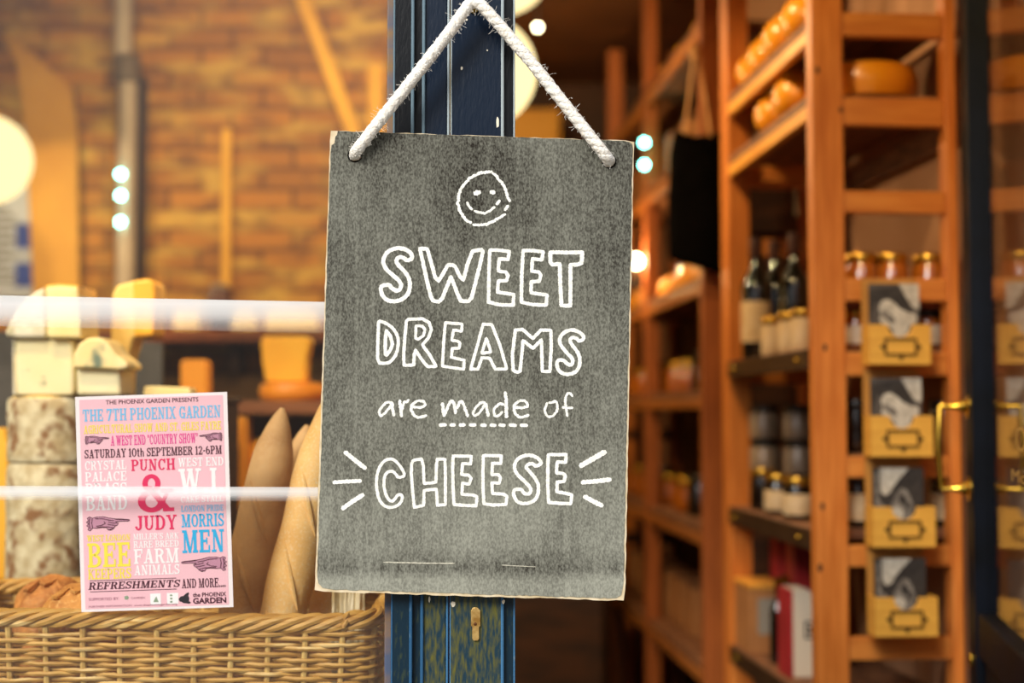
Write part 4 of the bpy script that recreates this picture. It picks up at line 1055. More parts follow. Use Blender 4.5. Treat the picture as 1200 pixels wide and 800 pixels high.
def bottle(name, label, cat, loc, r, h, neck, mglass, mlabel=None, mcap=None, group=None, shoulder=0.6):
    t = thing(name, label, cat, loc, group=group)
    obj('glass_body', G().lathe([(r * 0.92, 0), (r, 0.004), (r, h * shoulder), (r * 0.85, h * (shoulder + 0.06)), (neck, h * (shoulder + 0.16)), (neck, h * 0.97), (neck * 1.2, h * 0.975), (neck * 1.2, h)], 20), mglass, t, smooth=True)
    if mlabel: obj('label', G().lathe([(r * 1.015, h * 0.14), (r * 1.02, h * 0.145), (r * 1.02, h * 0.47), (r * 1.015, h * 0.475)], 24), mlabel, t, smooth=True)
    if mcap: obj('capsule', G().lathe([(neck * 1.25, h * 0.84), (neck * 1.3, h * 0.845), (neck * 1.3, h * 1.003), (neck * 0.9, h * 1.008)], 16), mcap, t, smooth=True)
    return t
M_dkglass = mat('dark_bottle_glass', '#0b0d0a', rough=0.08, spec=0.7, coat=0.5)
M_amber = mat('amber_preserve', '#b5651a', '#7a3a0c', scale=9, rough=0.12, coat=0.6)
M_blackjar = mat('dark_preserve', '#150d08', rough=0.1, coat=0.6)
M_lid = mat('gold_lid', '#c99b3d', '#a57a26', scale=30, rough=0.28, metal=0.9)
M_lidd = mat('black_lid', '#1a1410', rough=0.35)
M_lab = mat('cream_label', '#d8bd95', '#c7a678', scale=30, rough=0.7)
M_labw = mat('white_label', '#e2d6c2', '#c9b89c', scale=30, rough=0.7)
bottle('dark_bottle', 'slim dark bottle between the orange block and the yellow wheels', 'bottle', (xx(276, 3.30) + 0.001, 3.325 - 0.035, LT + 0.0008), 0.012, zz(480, 3.3) - LT, 0.006, M_dkglass)

# wall shelf on the brick wall with pale cheeses, and a brown pot
WS = zz(386, 4.9)
ws = thing('wall_shelf', 'long dark brown shelf fixed to the brick wall', 'shelf', (-1.0, 5.0, WS - 0.09))
obj('shelf_board', G().box(-0.95, 0.60, -0.10, 0.195, 0.05, 0.09), mat('red_brown_wood', '#7c3f1c', '#5a2c12', scale=5, rough=0.6), ws, bevel=0.004)
for x in (-0.7, 0.0, 0.5): obj('bracket', G().box(x, x + 0.03, 0.02, 0.195, -0.05, 0.05), M_darkwood, ws, bevel=0.003)
for i, (a, b_, lb) in enumerate(((203, 234, 'pale cheese block on the wall shelf, first right of the yellow wedge'), (270, 300, 'pale cheese block on the wall shelf just right of the yellow pole'), (310, 372, 'longest pale cheese block on the wall shelf, next to the chalkboard'))):
    on(a, b_, 362, 4.95, WS, 0.1, M_cream, lb, name='pale_cheese_block')
g = struct('trim_2', G().box(-2.5, -0.31, 5.17, 5.199, 0, WS - 0.15), M_plasterl)
zb0 = WS
t = thing('brown_pot', 'small round dark brown pot behind the yellow pole, above the wall shelf', 'pot', (xx(257, 4.93), 4.93, WS))
hp = zz(332, 4.93) - WS
obj('pot_body', G().lathe([(0.030, 0), (0.044, hp * 0.3), (0.050, hp * 0.6), (0.040, hp * 0.88), (0.026, hp * 0.93)], 24), mat('brown_glaze', '#5a2c14', '#3a1a0a', scale=14, rough=0.3), t, smooth=True)
obj('pot_lid', G().lathe([(0.030, hp * 0.93), (0.026, hp * 0.97), (0.008, hp * 0.99), (0.008, hp)], 20), mat('pot_lid_grey', '#8f8578', rough=0.5), t, smooth=True)

# on the brick wall: downpipe, notice board, ochre battens, reflected sunlit patch, lights
M_pipe = mat('grey_downpipe', '#b3a899', '#9a9084', scale=5, stretch=(1, 1, 1), rough=0.5)
M_ochre = mat('ochre_paint', '#e5b23c', '#d39f2e', scale=4, rough=0.7)
YW = 5.2
pipe = thing('downpipe', 'grey metal downpipe running up the brick wall', 'pipe', (xx(146, 5.12), 5.12, WS + 0.0))
r = 11 * 5.1 / F
obj('upper_pipe', G().lathe([(r, zz(82, 5.1) - WS), (r, 2.94 - WS)], 20, Matrix.Translation((-7 * 5.1 / F, 0, 0))), M_pipe, pipe, smooth=True)
obj('lower_pipe', G().lathe([(r, zz(330, 5.1) - WS - 0.30), (r, zz(88, 5.1) - WS)], 20), M_pipe, pipe, smooth=True)
g = G().lathe([(r * 1.3, 0), (r * 1.45, 0.01), (r * 1.45, 0.09), (r * 1.25, 0.1)], 20, Matrix.Translation((-2 * 5.1 / F, 0, zz(96, 5.1) - WS)))
obj('pipe_joint', g, mat('dark_pipe_joint', '#5e5347', rough=0.6), pipe, smooth=True)
obj('pipe_side_shade', G().box(-17 * 5.15 / F, 17 * 5.15 / F, 0.048, 0.079, zz(330, 5.1) - WS - 0.28, zz(84, 5.1) - WS), mat('pipe_shade_brown', '#33241a', rough=0.8), pipe)  # shade along the pipe's sides, put in as a dark strip behind it
nb = thing('notice_board', 'grey notice board with lines of print and two blue squares on the brick wall', 'sign', (xx(20, YW), YW - 0.03, zz(350, YW)))
def nbx(px): return xx(px, YW) - nb.location.x
def nbz(py): return zz(py, YW) - nb.location.z
obj('board_panel', G().box(nbx(-60), nbx(49), 0, 0.028, 0, nbz(150)), mat('grey_board', '#b9c8de', '#a8b6ca', scale=5, rough=0.6), nb, bevel=0.003)
for y0, y1 in ((263, 292), (309, 337)): obj('blue_square', G().box(nbx(20), nbx(47), -0.002, 0.0, nbz(y1), nbz(y0)), mat('blue_print', '#2546a8', rough=0.5), nb)
g = G()
for k in range(10): g.box(nbx(-40), nbx(10 + (k * 7) % 16), -0.002, 0.0, nbz(246 + k * 9.5), nbz(243 + k * 9.5))
obj('printed_lines', g, mat('grey_print', '#6d6a62', rough=0.7), nb)
def batten(name, label, p0, p1, w, Y):
    a, b_ = P(*p0, Y), P(*p1, Y); d = (b_ - a).normalized(); s = Vector((d.z, 0, -d.x)) * (w * Y / F / 2)
    o = obj(name, G().plate([a + s, b_ + s, b_ - s, a - s], (), Vector((0, 5.198 - Y, 0))), M_ochre, bevel=0.004)
    return tag(o, label, 'batten')
batten('wooden_batten', 'slanting yellow wooden batten on the brick wall, running down to the chalkboard corner', (340, -40), (416, 160), 17, 5.16)
batten('wooden_batten', 'upright yellow wooden batten on the brick wall above the brown pot', (265, 150), (264, 386 - 1), 10, 5.17)
batten('wooden_batten', 'short wide upright yellow batten on the brick wall beside the blue post', (440, 75), (441, 300), 18, 5.17)
o = obj('sunlit_patch', G().plate([P(x, y, 5.14) for x, y in ((2, 34), (20, 50), (48, 72), (83, 103), (90, 150), (93, 384), (40, 384), (33, 230), (27, 135), (20, 80))], (), Vector((0, 0.02, 0))), mat('sunlit_patch_ochre', '#c99a3c', '#bb8a32', scale=4, rough=0.7), bevel=0.004)  # reflected sunlight on the bricks, put into a board's shape and colour
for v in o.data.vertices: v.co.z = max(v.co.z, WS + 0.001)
tag(o, 'reflected patch of sunlight on the brick wall, built as a slant-topped ochre board', 'board')

def emitter(name, col, s):
    m = bpy.data.materials.new(name); m.use_nodes = True; n = m.node_tree.nodes; n.clear()
    o = n.new('ShaderNodeOutputMaterial'); e_ = n.new('ShaderNodeEmission'); e_.inputs[0].default_value = (*col, 1); e_.inputs[1].default_value = s
    m.node_tree.links.new(e_.outputs[0], o.inputs[0]); return m
M_globe = emitter('lit_globe_glass', (1.0, 0.78, 0.36), 1.65)
M_bulb = emitter('lit_bulb', (1.0, 0.80, 0.42), 26)
M_led = emitter('green_blue_led', (0.22, 1.0, 0.82), 26)
M_cord = mat('lamp_cord', '#1d1510', rough=0.6)
def globe(px, py, Y, rpx, label, power=14):
    c = P(px, py, Y); r = rpx * Y / F
    t = thing('globe_pendant_lamp', label, 'lamp', c, group='globe pendant lamps')
    g = G().ball((0, 0, 0), r, 40); obj('globe', g, M_globe, t, smooth=True)
    obj('cap', G().lathe([(r * 0.38, r * 0.9), (r * 0.38, r * 1.05), (0.012, r * 1.15), (0.012, r * 1.25)], 20), M_brass_old, t, smooth=True)
    obj('cord', G().tube([(0, 0, r * 1.2), (0, 0, 2.948 - c.z)], 0.004, 8), M_cord, t)
    L = bpy.data.lights.new('globe_light', 'POINT'); L.energy = power; L.color = (1, 0.70, 0.36); L.shadow_soft_size = 0.004
    lo = bpy.data.objects.new('globe_light', L); COL.objects.link(lo); lo.parent = t; lo.location = (0, 0, -r - 0.02)
    return t
globe(-16, 187, 4.55, 53, 'glowing round globe lamp at the left edge, before the brick wall')
globe(564, 84, 3.80, 66, 'glowing globe lamp half hidden behind the blue door post')
globe(588, -42, 4.3, 60, 'glowing globe lamp cut off at the top of the doorway, above its neighbour')
def bulb(px, py, Y, r, m, name, label, cat, group=None, stem=None):
    c = P(px, py, Y)
    t = thing(name, label, cat, c, group=group)
    obj('lens', G().ball((0, 0, 0), r, 16), m, t, smooth=True)
    if stem: obj('stem', G().tube([(0, 0, r * 0.8), Vector(stem) - c], 0.005, 8), M_cord, t)
    return t
c = P(630, 32, 5.4); bulb(630, 32, 5.4, 0.013, emitter('lit_small_bulb', (1, 0.85, 0.5), 18), 'small_bulb', 'small bare glowing bulb hanging right of the globe lamps', 'lamp', None, (c.x, c.y, 2.949))

# ------------------------------------------------------------------ pine racks along the right wall
rack_posts = {}
def rack(name, label, ly0, L, depth, shelf_z, rail_z, top, mids=(), MV=None, MH=None, MD=None):
    MV = MV or M_pine_v; MH = MH or M_pine_h; MD = MD or M_pine_d
    t = thing(name, label, 'shelf rack', rk(0, ly0), ANG)
    def b(n_, x0, x1, y0, y1, z0, z1, m, bev=0.003): return obj(n_, G().box(x0, x1, y0, y1, z0, z1), m, t, bevel=bev)
    b('upright', 0, 0.068, 0, 0.045, 0, top, MV); b('upright', depth - 0.024, depth, 0, 0.045, 0, top, MV)
    b('upright', 0, 0.060, L - 0.08, L, 0, top, MV); b('upright', depth - 0.05, depth, L - 0.05, L, 0, top, MV)
    for my in mids: b('upright', 0, 0.05, my, my + 0.06, 0, top, MV)
    for z0, z1 in rail_z:
        b('end_rail', 0.0685, depth - 0.0245, 0.006, 0.034, z0, z1, MH)
        b('end_rail', 0.0605, depth - 0.0505, L - 0.034, L - 0.006, z0, z1, MH)
    for z in shelf_z:
        for k in range(3):
            w = (depth - 0.012) / 3
            b('shelf_plank', 0.006 + k * w, 0.006 + (k + 1) * w - 0.004, 0.046, L - 0.081, z - 0.024, z, M_plank, 0.002)
        b('side_rail', 0.002, 0.022, 0.046, L - 0.081, z - 0.056, z - 0.0245, MD)
    return t
def RZ(py): return zz(py, 3.0)
SB, SCz, SD, SE_, SF = 2.205, 2.040, 1.490, 1.105, 0.742
UP = 0.0008
rails = [(RZ(40), RZ(12)), (RZ(145), RZ(112)), (RZ(248), RZ(222)), (RZ(352), RZ(325)), (RZ(440), RZ(412)), (RZ(560), RZ(535)), (RZ(665), RZ(640)), (RZ(775), RZ(748)), (0.3, 0.35)]
L1 = 0.88; DP = 0.315
rack1 = rack('pine_rack', 'tall pine rack with orange waxed cheeses and jars just inside the open door', 0, L1, DP, (SB, SCz), rails, 2.70)
def r1(n_, g, m, **k):
    o = obj(n_, g, m, rack1, **k); return o
for z in (SD, SE_, SF, 0.36):
    r1('shelf_plank', G().box(0.006, DP - 0.006, 0.046, L1 - 0.081, z - 0.022, z), M_plank, bevel=0.002)
    r1('edge_strip', G().box(-0.004, 0.004, 0.046, L1 - 0.081, z - 0.045, z - 0.002), mat('dark_metal_strip', '#2c1b10', '#47301e', scale=60, stretch=(1, 1, 0.05), rough=0.4, metal=0.3), bevel=0.001)
    for y in (0.12, 0.72): r1('strip_screw', G().ball((-0.006, y, z - 0.024), 0.006, 10), M_brass)
r1('short_shelf', G().box(0.069, DP - 0.006, 0.046, 0.20, 1.578, 1.60), M_plank, bevel=0.002)
r1('short_shelf', G().box(0.069, DP - 0.006, 0.046, 0.20, 1.243, 1.265), M_plank, bevel=0.002)
r1('back_slat', G().box(DP - 0.012, DP, 0.046, L1 - 0.055, 1.93, 1.99), M_plank)

for px, py, q in ((958, 82, 1), (986, 128, .8), (967, 407, 1), (964, 593, 1), (961, 665, 1.1)):
    c = P(px, py, 3.0) - RO; c = Matrix.Rotation(-ANG, 3, 'Z') @ c
    g = G().plate([Vector((c.x + 0.0045 * q * math.cos(a), -0.0006, c.z + 0.008 * q * math.sin(a))) for a in [2 * math.pi * i / 14 for i in range(14)]], (), Vector((0, 0.0004, 0)))
    r1('wood_knot', g, mat('dark_knot', '#3a1c0c', rough=0.6))
def lyof(px, lx, Yo=3.0):
    k = (px - 600) / F
    return (0.639 + lx - k * 3.0) / (k + 0.075)
def ball_cheese(ly, lx, z, r, label, grp):
    p = rk(lx, ly, z + UP)
    t = thing('waxed_cheese', label, 'cheese', p, ANG, grp)
    h = r * 0.93
    obj('wax', G().lathe([(r * 0.45, 0.0)] + [(r * math.cos(R(a)) if abs(a) < 88 else r * .1, h + h * math.sin(R(a))) for a in range(-62, 63, 8)] + [(r * 0.45, 2 * h)], 32), M_orw, t, smooth=True)
    return t
gW = 'orange waxed cheeses on the pine rack'
for ly, z, r_, lb in ((0.335, SCz, 0.060, 'round orange waxed cheese on the second shelf, nearest the thick front upright'), (0.520, SCz, 0.056, 'round orange waxed cheese on the second shelf, further back than its neighbour'),
                      (0.250, SB, 0.060, 'orange waxed cheese cut by the top edge, on the top shelf at the front'), (0.420, SB, 0.060, 'orange waxed cheese on the top shelf, second from the front upright'),
                      (0.590, SB, 0.056, 'orange waxed cheese on the top shelf, third from the front upright'), (0.730, SB, 0.052, 'smallest orange waxed cheese, at the far end of the top shelf')):
    ball_cheese(ly, 0.062, z, r_, lb, gW)
def big_wheel(lx, ly, z, r, h, label):
    t = thing('cheese_round', label, 'cheese', rk(lx, ly, z + UP), ANG)
    obj('wax', G().lathe([(r * 0.8, 0), (r * 0.93, h * 0.1), (r, h * 0.38), (r, h * 0.62), (r * 0.93, h * 0.9), (r * 0.8, h)], 40), M_orw, t, smooth=True)
    return t
big_wheel(0.168, 0.172, SCz, 0.121, 0.086, 'large orange cheese wheel seen through the end of the pine rack')

def jar(name, label, loc, r, h, mbody, mlid, mlabel=None, group=None, rz=0):
    t = thing(name, label, 'jar', loc, rz, group)
    obj('jar_body', G().lathe([(r * 0.9, 0), (r, 0.004), (r, h * 0.70), (r * 0.86, h * 0.80), (r * 0.86, h * 0.82)], 22), mbody, t, smooth=True)
    obj('lid', G().lathe([(r * 0.93, h * 0.80), (r * 0.95, h * 0.81), (r * 0.95, h * 0.965), (r * 0.88, h)], 22), mlid, t, smooth=True)
    if mlabel: obj('label', G().lathe([(r * 1.012, h * 0.12), (r * 1.016, h * 0.125), (r * 1.016, h * 0.60), (r * 1.012, h * 0.605)], 22), mlabel, t, smooth=True)
    return t
gJ = 'brass-lidded jars on the end of the pine rack'
for px, lb in ((1011, 'brass-lidded amber jar above the photo boxes, first from the thick upright'), (1048, 'brass-lidded amber jar above the photo boxes, middle of three'), (1093, 'brass-lidded amber jar above the photo boxes, third from the thick upright')):
    Yj = 3.10; lx = (xx(px, Yj) - 0.639) + 0.006
    jar('preserve_jar', lb, rk(lx, 0.095, 1.60 + UP), 0.0365, 0.098, M_amber, M_lid, None, gJ)
for px, ml, lb in ((1004, M_lid, 'jar with pale label and gold lid left of the topmost photo box'), (1097, M_lidd, 'jar with black lid and pale label right of the topmost photo box')):
    lx = min((xx(px, 3.10) - 0.639) + 0.006, 0.278)
    jar('preserve_jar', lb, rk(lx, 0.092, SD + UP), 0.031, 0.085, M_amber, ml, M_labw)
for px, z, lb in ((1003, 1.265, 'black preserve jar left of the second photo box'), (1108, 1.265, 'black preserve jar right of the second photo box')):
    lx = (xx(px, 3.10) - 0.639) + 0.006; jar('dark_jar', lb, rk(lx, 0.092, z + UP), 0.033, 0.115, M_blackjar, M_lidd)
for px, lb in ((1004, 'dark jar with pale label left of the third photo box'), (1108, 'dark jar with pale label right of the third photo box')):
    lx = (xx(px, 3.10) - 0.639) + 0.006; jar('dark_jar', lb, rk(lx, 0.092, SE_ + UP), 0.033, 0.120, M_blackjar, M_lidd, M_lab)

# bottles and jars on the open side
for lx, ly, m, lb in ((0.050, 0.70, M_lab, 'dark wine bottle with cream label, nearest the far upright'), (0.115, 0.757, None, 'dark wine bottle behind the small jars, second along the shelf'), (0.125, 0.60, None, 'dark wine bottle partly hidden by the thick front upright')):
    p = rk(lx, ly, SD + UP); bottle('wine_bottle', lb, 'bottle', p, 0.0375, 0.315, 0.0135, M_dkglass, m, mat('bottle_capsule', '#3c1d10', rough=0.4), group='wine bottles on the pine rack')
for px, lb in ((905, 'small cream-labelled jar by the wine bottle label, furthest along the shelf'), (925, 'small cream-labelled jar in the middle of the front row below the wine bottles'), (941, 'small cream-labelled jar in the front row, touching the thick upright')):
    p = rk(0.045, lyof(px, 0.045), SD + UP); jar('small_jar', lb, p, 0.026, 0.098, M_lab, M_lid, M_lab, 'cream labelled jars below the wine bottles')
p = rk(0.05, 0.645, SE_ + UP); jar('dark_jar', 'plain black jar at the far end of the lower shelf', p, 0.032, 0.105, M_blackjar, M_lid)
for px, lb in ((911, 'cream-labelled jar on the lower shelf beside the plain black jar'), (934, 'cream-labelled jar on the lower shelf nearest the thick upright')):
    p = rk(0.045, lyof(px, 0.045), SE_ + UP); jar('labelled_jar', lb, p, 0.034, 0.098, M_blackjar, M_lid, M_lab)
k = 0
for lx, ly in ((0.085, 0.750), (0.145, 0.640)):
    for lev, nm in enumerate(('bottom', 'middle', 'top')):
        col_ = ('far', 'near')[k]
        p = rk(lx, ly, SE_ + UP + lev * 0.089)
        jar('stacked_jar', '%s jar of the %s stack at the back of the lower shelf' % (nm, col_), p, 0.042, 0.088, mat('dull_jar', '#8a7560', '#6d5a47', scale=16, rough=0.3), M_lidd, None, 'stacked grey jars on the lower shelf')
    k += 1
# bottom shelf: boxes and bottles
def bxp(name, label, ly, lx, w, d, h, m, z=SF):
    t = thing(name, label, 'box', rk(lx, ly, z + UP), ANG)
    obj('carton', G().box(-w / 2, w / 2, -d / 2, d / 2, 0, h), m, t, bevel=0.002); return t
M_redbox = mat('red_carton', '#a5252a', '#8a1c22', scale=8, rough=0.5)
M_kraft = mat('kraft_carton', '#a8703e', '#946034', scale=8, rough=0.7)
M_white = mat('white_carton', '#d9cbb6', rough=0.6)
bxp('red_box', 'tall red carton at the back of the bottom shelf, left one of two', 0.748, 0.140, 0.07, 0.09, 0.31, M_redbox)
bxp('red_box', 'tall red carton at the back of the bottom shelf, nearer the thick upright', 0.620, 0.145, 0.07, 0.09, 0.32, M_redbox)
t = bxp('wooden_crate', 'small wooden crate with a grey label on the bottom shelf', 0.708, 0.052, 0.085, 0.16, 0.165, M_kraft)
obj('crate_lid', G().box(-0.046, 0.046, -0.084, 0.084, 0.165, 0.176), M_pine_d, t, bevel=0.002)
obj('grey_label', G().box(-0.022, 0.03, -0.0815, -0.0802, 0.05, 0.14), mat('grey_label', '#8d857a', rough=0.6), t)
lx = 0.06; ly = lyof(934, lx); t = thing('gift_carton', 'white carton with red side and black square emblem on the bottom shelf', 'box', rk(lx, ly, SF + UP), ANG)
w, d, h = 0.078, 0.09, 0.200
g = G().plate([Vector((-w / 2 + 0.0125, -d / 2, 0)), Vector((w / 2, -d / 2, 0)), Vector((w / 2, -d / 2, h * 0.82)), Vector((w / 2 - 0.028, -d / 2, h)), Vector((-w / 2 + 0.0125, -d / 2, h))], (), Vector((0, d, 0)))
obj('carton', g, M_white, t, bevel=0.001)
obj('red_side', G().box(-w / 2, -w / 2 + 0.012, -d / 2, d / 2, 0, h), M_redbox, t)
obj('red_corner', G().box(w / 2 + 0.0004, w / 2 + 0.002, -d / 2, d / 2, 0.0, h * 0.45), M_redbox, t)
g = G(); x0, x1, z0, z1, q = 0.0, 0.030, 0.088, 0.128, 0.005
for bx in ((x0, x1, z0, z0 + q), (x0, x1, z1 - q, z1), (x0, x0 + q, z0, z1), (x1 - q, x1, z0, z1)): g.box(bx[0], bx[1], -d / 2 - 0.0008, -d / 2, bx[2], bx[3])
g.box(x0 + .010, x1 - .010, -d / 2 - 0.0008, -d / 2, z0 + 0.012, z1 - 0.012)
obj('emblem', g, mat('black_print', '#1b1715', rough=0.5), t)
for ly, lx, lb in ((0.500, 0.050, 'small gold-capped bottle behind the white carton, left one'), (0.555, 0.080, 'small gold-capped bottle behind the white carton, right one')):
    bottle('small_bottle', lb, 'bottle', rk(lx, ly, SF + UP), 0.022, 0.205, 0.009, M_dkglass, None, M_brass, group='gold-capped bottles behind the carton')

# the column of wooden boxes with photo cards on the rack's end
M_bx = mat('light_plywood', '#e0a744', '#d2973a', scale=9, stretch=(0.8, 1, 5), rough=0.5)
M_bxd = mat('plywood_back', '#c58a3e', '#b67c35', scale=9, stretch=(5, 1, 0.8), rough=0.55)
M_frame = mat('dark_brass_frame', '#6a4a1c', rough=0.45, metal=0.4)
YBX = 2.925
def bxx(px): return xx(px, YBX)
names = ['topmost', 'second', 'third', 'lowest']
M_pb = mat('photo_black', '#2a2522', '#3c3632', scale=60, rough=0.5); M_pd = mat('photo_dark_grey', '#5b534d', '#453e39', scale=50, stretch=(6, 1, 1), rough=0.5)
M_pm = mat('photo_grey', '#8d857b', '#5d554e', scale=90, rough=0.5); M_pl = mat('photo_light', '#cfc6b6', '#a79d8e', scale=70, rough=0.5)
for k, (yt, yf, yb2) in enumerate(((330, 380, 427), (440, 487, 535), (545, 594, 641), (651, 700, 746))):
    z0 = zz(yb2, YBX); zf = zz(yf, YBX); zt2 = zz(yt - 6, YBX) if k == 0 else zz(yt - 9, YBX)
    x0, x1 = bxx(1018.5 + k * 0.8), bxx(1092 + k * 1.2); cxm = (x0 + x1) / 2; hw = (x1 - x0) / 2
    t = thing('photo_box', '%s pale plywood card box, holding a black-and-white photo, on the end of the rack' % names[k], 'box', (cxm, YBX, z0), ANG, 'plywood photo boxes')
    H = zf - z0; nr = 0.026
    notch = [(nr * math.cos(a), H - nr * math.sin(a)) for a in [math.pi * (1 - i / 14) for i in range(15)]]
    notch = [(-x, z) for x, z in notch][::-1]
    poly = [(-hw, 0), (hw, 0), (hw, H)] + sorted([(x, z) for x, z in notch], key=lambda q: -q[0]) + [(-hw, H)]
    obj('front_panel', G().plate([Vector((x, 0, z)) for x, z in poly], (), Vector((0, 0.006, 0))), M_bx, t, bevel=0.0008)
    for sx in (-1, 1): obj('side_panel', G().box(min(sx * hw, sx * (hw - 0.006)), max(sx * hw, sx * (hw - 0.006)), 0.0065, 0.0515, 0, H), M_bx, t)
    obj('box_bottom', G().box(-hw + 0.0065, hw - 0.0065, 0.0065, 0.0515, 0, 0.006), M_bx, t)
    obj('back_panel', G().box(-hw + 0.002, hw - 0.010, 0.052, 0.060, 0.0, zt2 - z0), M_bxd, t)
    g = G(); fz = H * 0.42
    for bx in ((-0.034, 0.034, fz + 0.016, fz + 0.020), (-0.034, 0.034, fz - 0.016, fz - 0.012), (-0.034, -0.030, fz - 0.012, fz + 0.016), (0.030, 0.034, fz - 0.012, fz + 0.016)): g.box(bx[0], bx[1], -0.003, 0, bx[2], bx[3])
    for s_ in (-1, 1): g.plate([Vector((s_ * 0.034, -0.003, fz + 0.010)), Vector((s_ * 0.044, -0.003, fz + 0.002)), Vector((s_ * 0.034, -0.003, fz - 0.006))], (), Vector((0, 0.003, 0)))
    g.plate([Vector((-0.007, -0.003, fz - 0.016)), Vector((0.007, -0.003, fz - 0.016)), Vector((0, -0.003, fz - 0.026))], (), Vector((0, 0.003, 0)))
    obj('label_frame', g, M_frame, t)
    # the photo card standing in the box
    cw = hw - 0.011; ch = zz(yt + 3, YBX + 0.03) - z0 - 0.008
    des = ('a pale clenched hand below a dark sleeve', 'a pale clenched hand below a dark sleeve', 'a bare arm and a hand in shadow', 'a bare arm and a hand in shadow')[k]
    c = thing('photo_card', 'black-and-white photo of %s, in the %s plywood box' % (des, names[k]), 'photo card', t.matrix_basis @ Vector((-0.003, 0.028, 0.0085)), ANG, 'black-and-white photo cards')
    obj('card', G().box(-cw, cw, 0, 0.002, 0, ch), M_pd if k < 2 else M_pb, c)
    def pp(x, y, dy=-0.0006): return Vector((-cw + x * 2 * cw, dy, ch * (1 - y)))
    T = yb2 - yt
    def sh(nm, pts, m, dy): obj(nm, G().plate([pp(x, y, dy) for x, y in pts], (), Vector((0, 0.0005, 0))), m, c)
    if k < 2:
        sh('photo_corner', [(.60, .0), (1, 0), (1, .33), (.86, .30), (.70, .12)], M_pl, -0.0006)
        sh('photo_sleeve', [(.0, .08), (.35, .05), (.58, .02), (.70, .14), (.86, .30), (.90, .36), (.6, .32), (.3, .22), (.12, .25), (0, .5)], M_pb, -0.0007)
        sh('photo_hand', [(.22, .26), (.28, .21), (.40, .20), (.50, .24), (.62, .32), (.76, .37), (.92, .38), (.95, .46), (.90, .52), (.80, .54), (.74, .66), (.64, .74), (.52, .74), (.44, .66), (.40, .56), (.28, .54), (.20, .46), (.24, .40), (.20, .33)], M_pl, -0.0012)
        sh('photo_finger', [(.24, .34), (.36, .36), (.48, .42), (.54, .50), (.46, .52), (.36, .48), (.26, .42)], M_pm, -0.0016)
        sh('photo_shade', [(.34, .55), (.44, .58), (.50, .70), (.60, .74), (.50, .76), (.36, .68)], M_pb, -0.0016)
    else:
        sh('photo_sheet', [(.05, .06), (.10, .05), (.14, .45), (.40, .62), (.36, .74), (.06, .74)], M_pm, -0.0006)
        sh('photo_arm', [(.14, .0), (.72, .0), (.56, .12), (.42, .24), (.34, .34), (.24, .38), (.17, .34), (.15, .2)], M_pl, -0.0010)
        sh('photo_hand', [(.36, .50), (.46, .36), (.56, .27), (.66, .30), (.74, .40), (.80, .52), (.76, .64), (.62, .78), (.42, .78), (.30, .66)], M_pm, -0.0012)
        sh('photo_finger', [(.50, .40), (.60, .36), (.70, .48), (.72, .56), (.66, .56), (.60, .48), (.54, .52)], M_pb, -0.0016)
        sh('photo_finger', [(.36, .56), (.48, .52), (.60, .60), (.56, .70), (.42, .74), (.32, .66)], M_pl, -0.0015)

# ------------------------------------------------------------------ second rack further in, with the black bag hung on it
LY2 = 1.13
RK2 = True
S2 = (2.52, 2.16, 1.755, 1.42, 1.02, 0.62)
rack2 = rack('pine_rack', 'second pine rack deeper in the shop, behind the hanging black bag', LY2, 1.95, DP, S2, [(1.88, 1.93), (2.28, 2.33), (1.24, 1.28), (0.8, 0.85)], 2.90, mids=(0.98,), MV=mat('dark_pine_upright', '#a85c26', '#8a481c', scale=9, stretch=(7, 7, 0.7), rough=0.5), MH=M_darkwood, MD=mat('dark_pine_rail', '#b06a2a', '#955520', scale=9, stretch=(6, 0.8, 7), rough=0.5))  # pine set darker here than on the first rack
obj('end_panel', G().box(0.062, DP - 0.03, 0.036, 0.045, 0, 2.12), M_darkwood, rack2); obj('back_panel', G().box(DP - 0.012, DP - 0.002, 0.05, 1.9, 0, 2.6), M_darkwood, rack2)
t = thing('black_bag', 'black cloth bag hanging by tan straps from the second rack', 'bag', rk(0.060, LY2 - 0.06, zz(312, 4.03)), ANG)
hb_ = zz(155, 4.03) - zz(312, 4.03)
M_bagc = mat('black_cloth', '#060505', '#0b0908', scale=20, rough=1.0, spec=0.05)
g = G(); rings = []
bw = 0.172
for i, (z, w, d) in enumerate(((0, .40, .3), (.02, .47, .8), (.10, .5, 1), (.5, .49, 1), (.85, .46, .9), (.96, .42, .7), (1.0, .36, .3))):
    ring = []
    for k in range(20):
        a = 2 * math.pi * k / 20
        ring.append(g.bm.verts.new((-bw * 0.5 + bw * w * math.cos(a) * (1 + 0.05 * math.sin(3 * a + z * 7)), 0.028 * d * math.sin(a), hb_ * z + 0.012 * math.sin(a * 2 + 1) * (z > 0.9) - 0.02 * (z < 0.05) * math.cos(a))))
    rings.append(ring)
for a, b_ in zip(rings, rings[1:]):
    for k in range(20): g.bm.faces.new((a[k], a[(k + 1) % 20], b_[(k + 1) % 20], b_[k]))
g.bm.faces.new(rings[0][::-1]); g.bm.faces.new(rings[-1])
obj('bag_body', g, M_bagc, t, smooth=True)
ap = Vector((-0.086, 0.004, zz(62, 4.03) - zz(312, 4.03)))
M_tan = mat('tan_strap', '#d29a58', '#b57c3e', scale=20, rough=0.7)
for s_ in (-1, 1):
    a = Vector((-bw * 0.5 + s_ * 0.038, 0, hb_ * 0.985)); o = obj('strap', G().tube([a, a.lerp(ap, 0.5) + Vector((s_ * 0.004, -0.004, 0)), ap + Vector((s_ * 0.007, 0, 0))], 0.011, 8, flat=0.35), M_tan, t, smooth=True)
obj('strap_knot', G().ball(ap + Vector((0, 0, 0.01)), 0.018, 14, squash=(1, .7, 1.6)), M_tan, t, smooth=True)
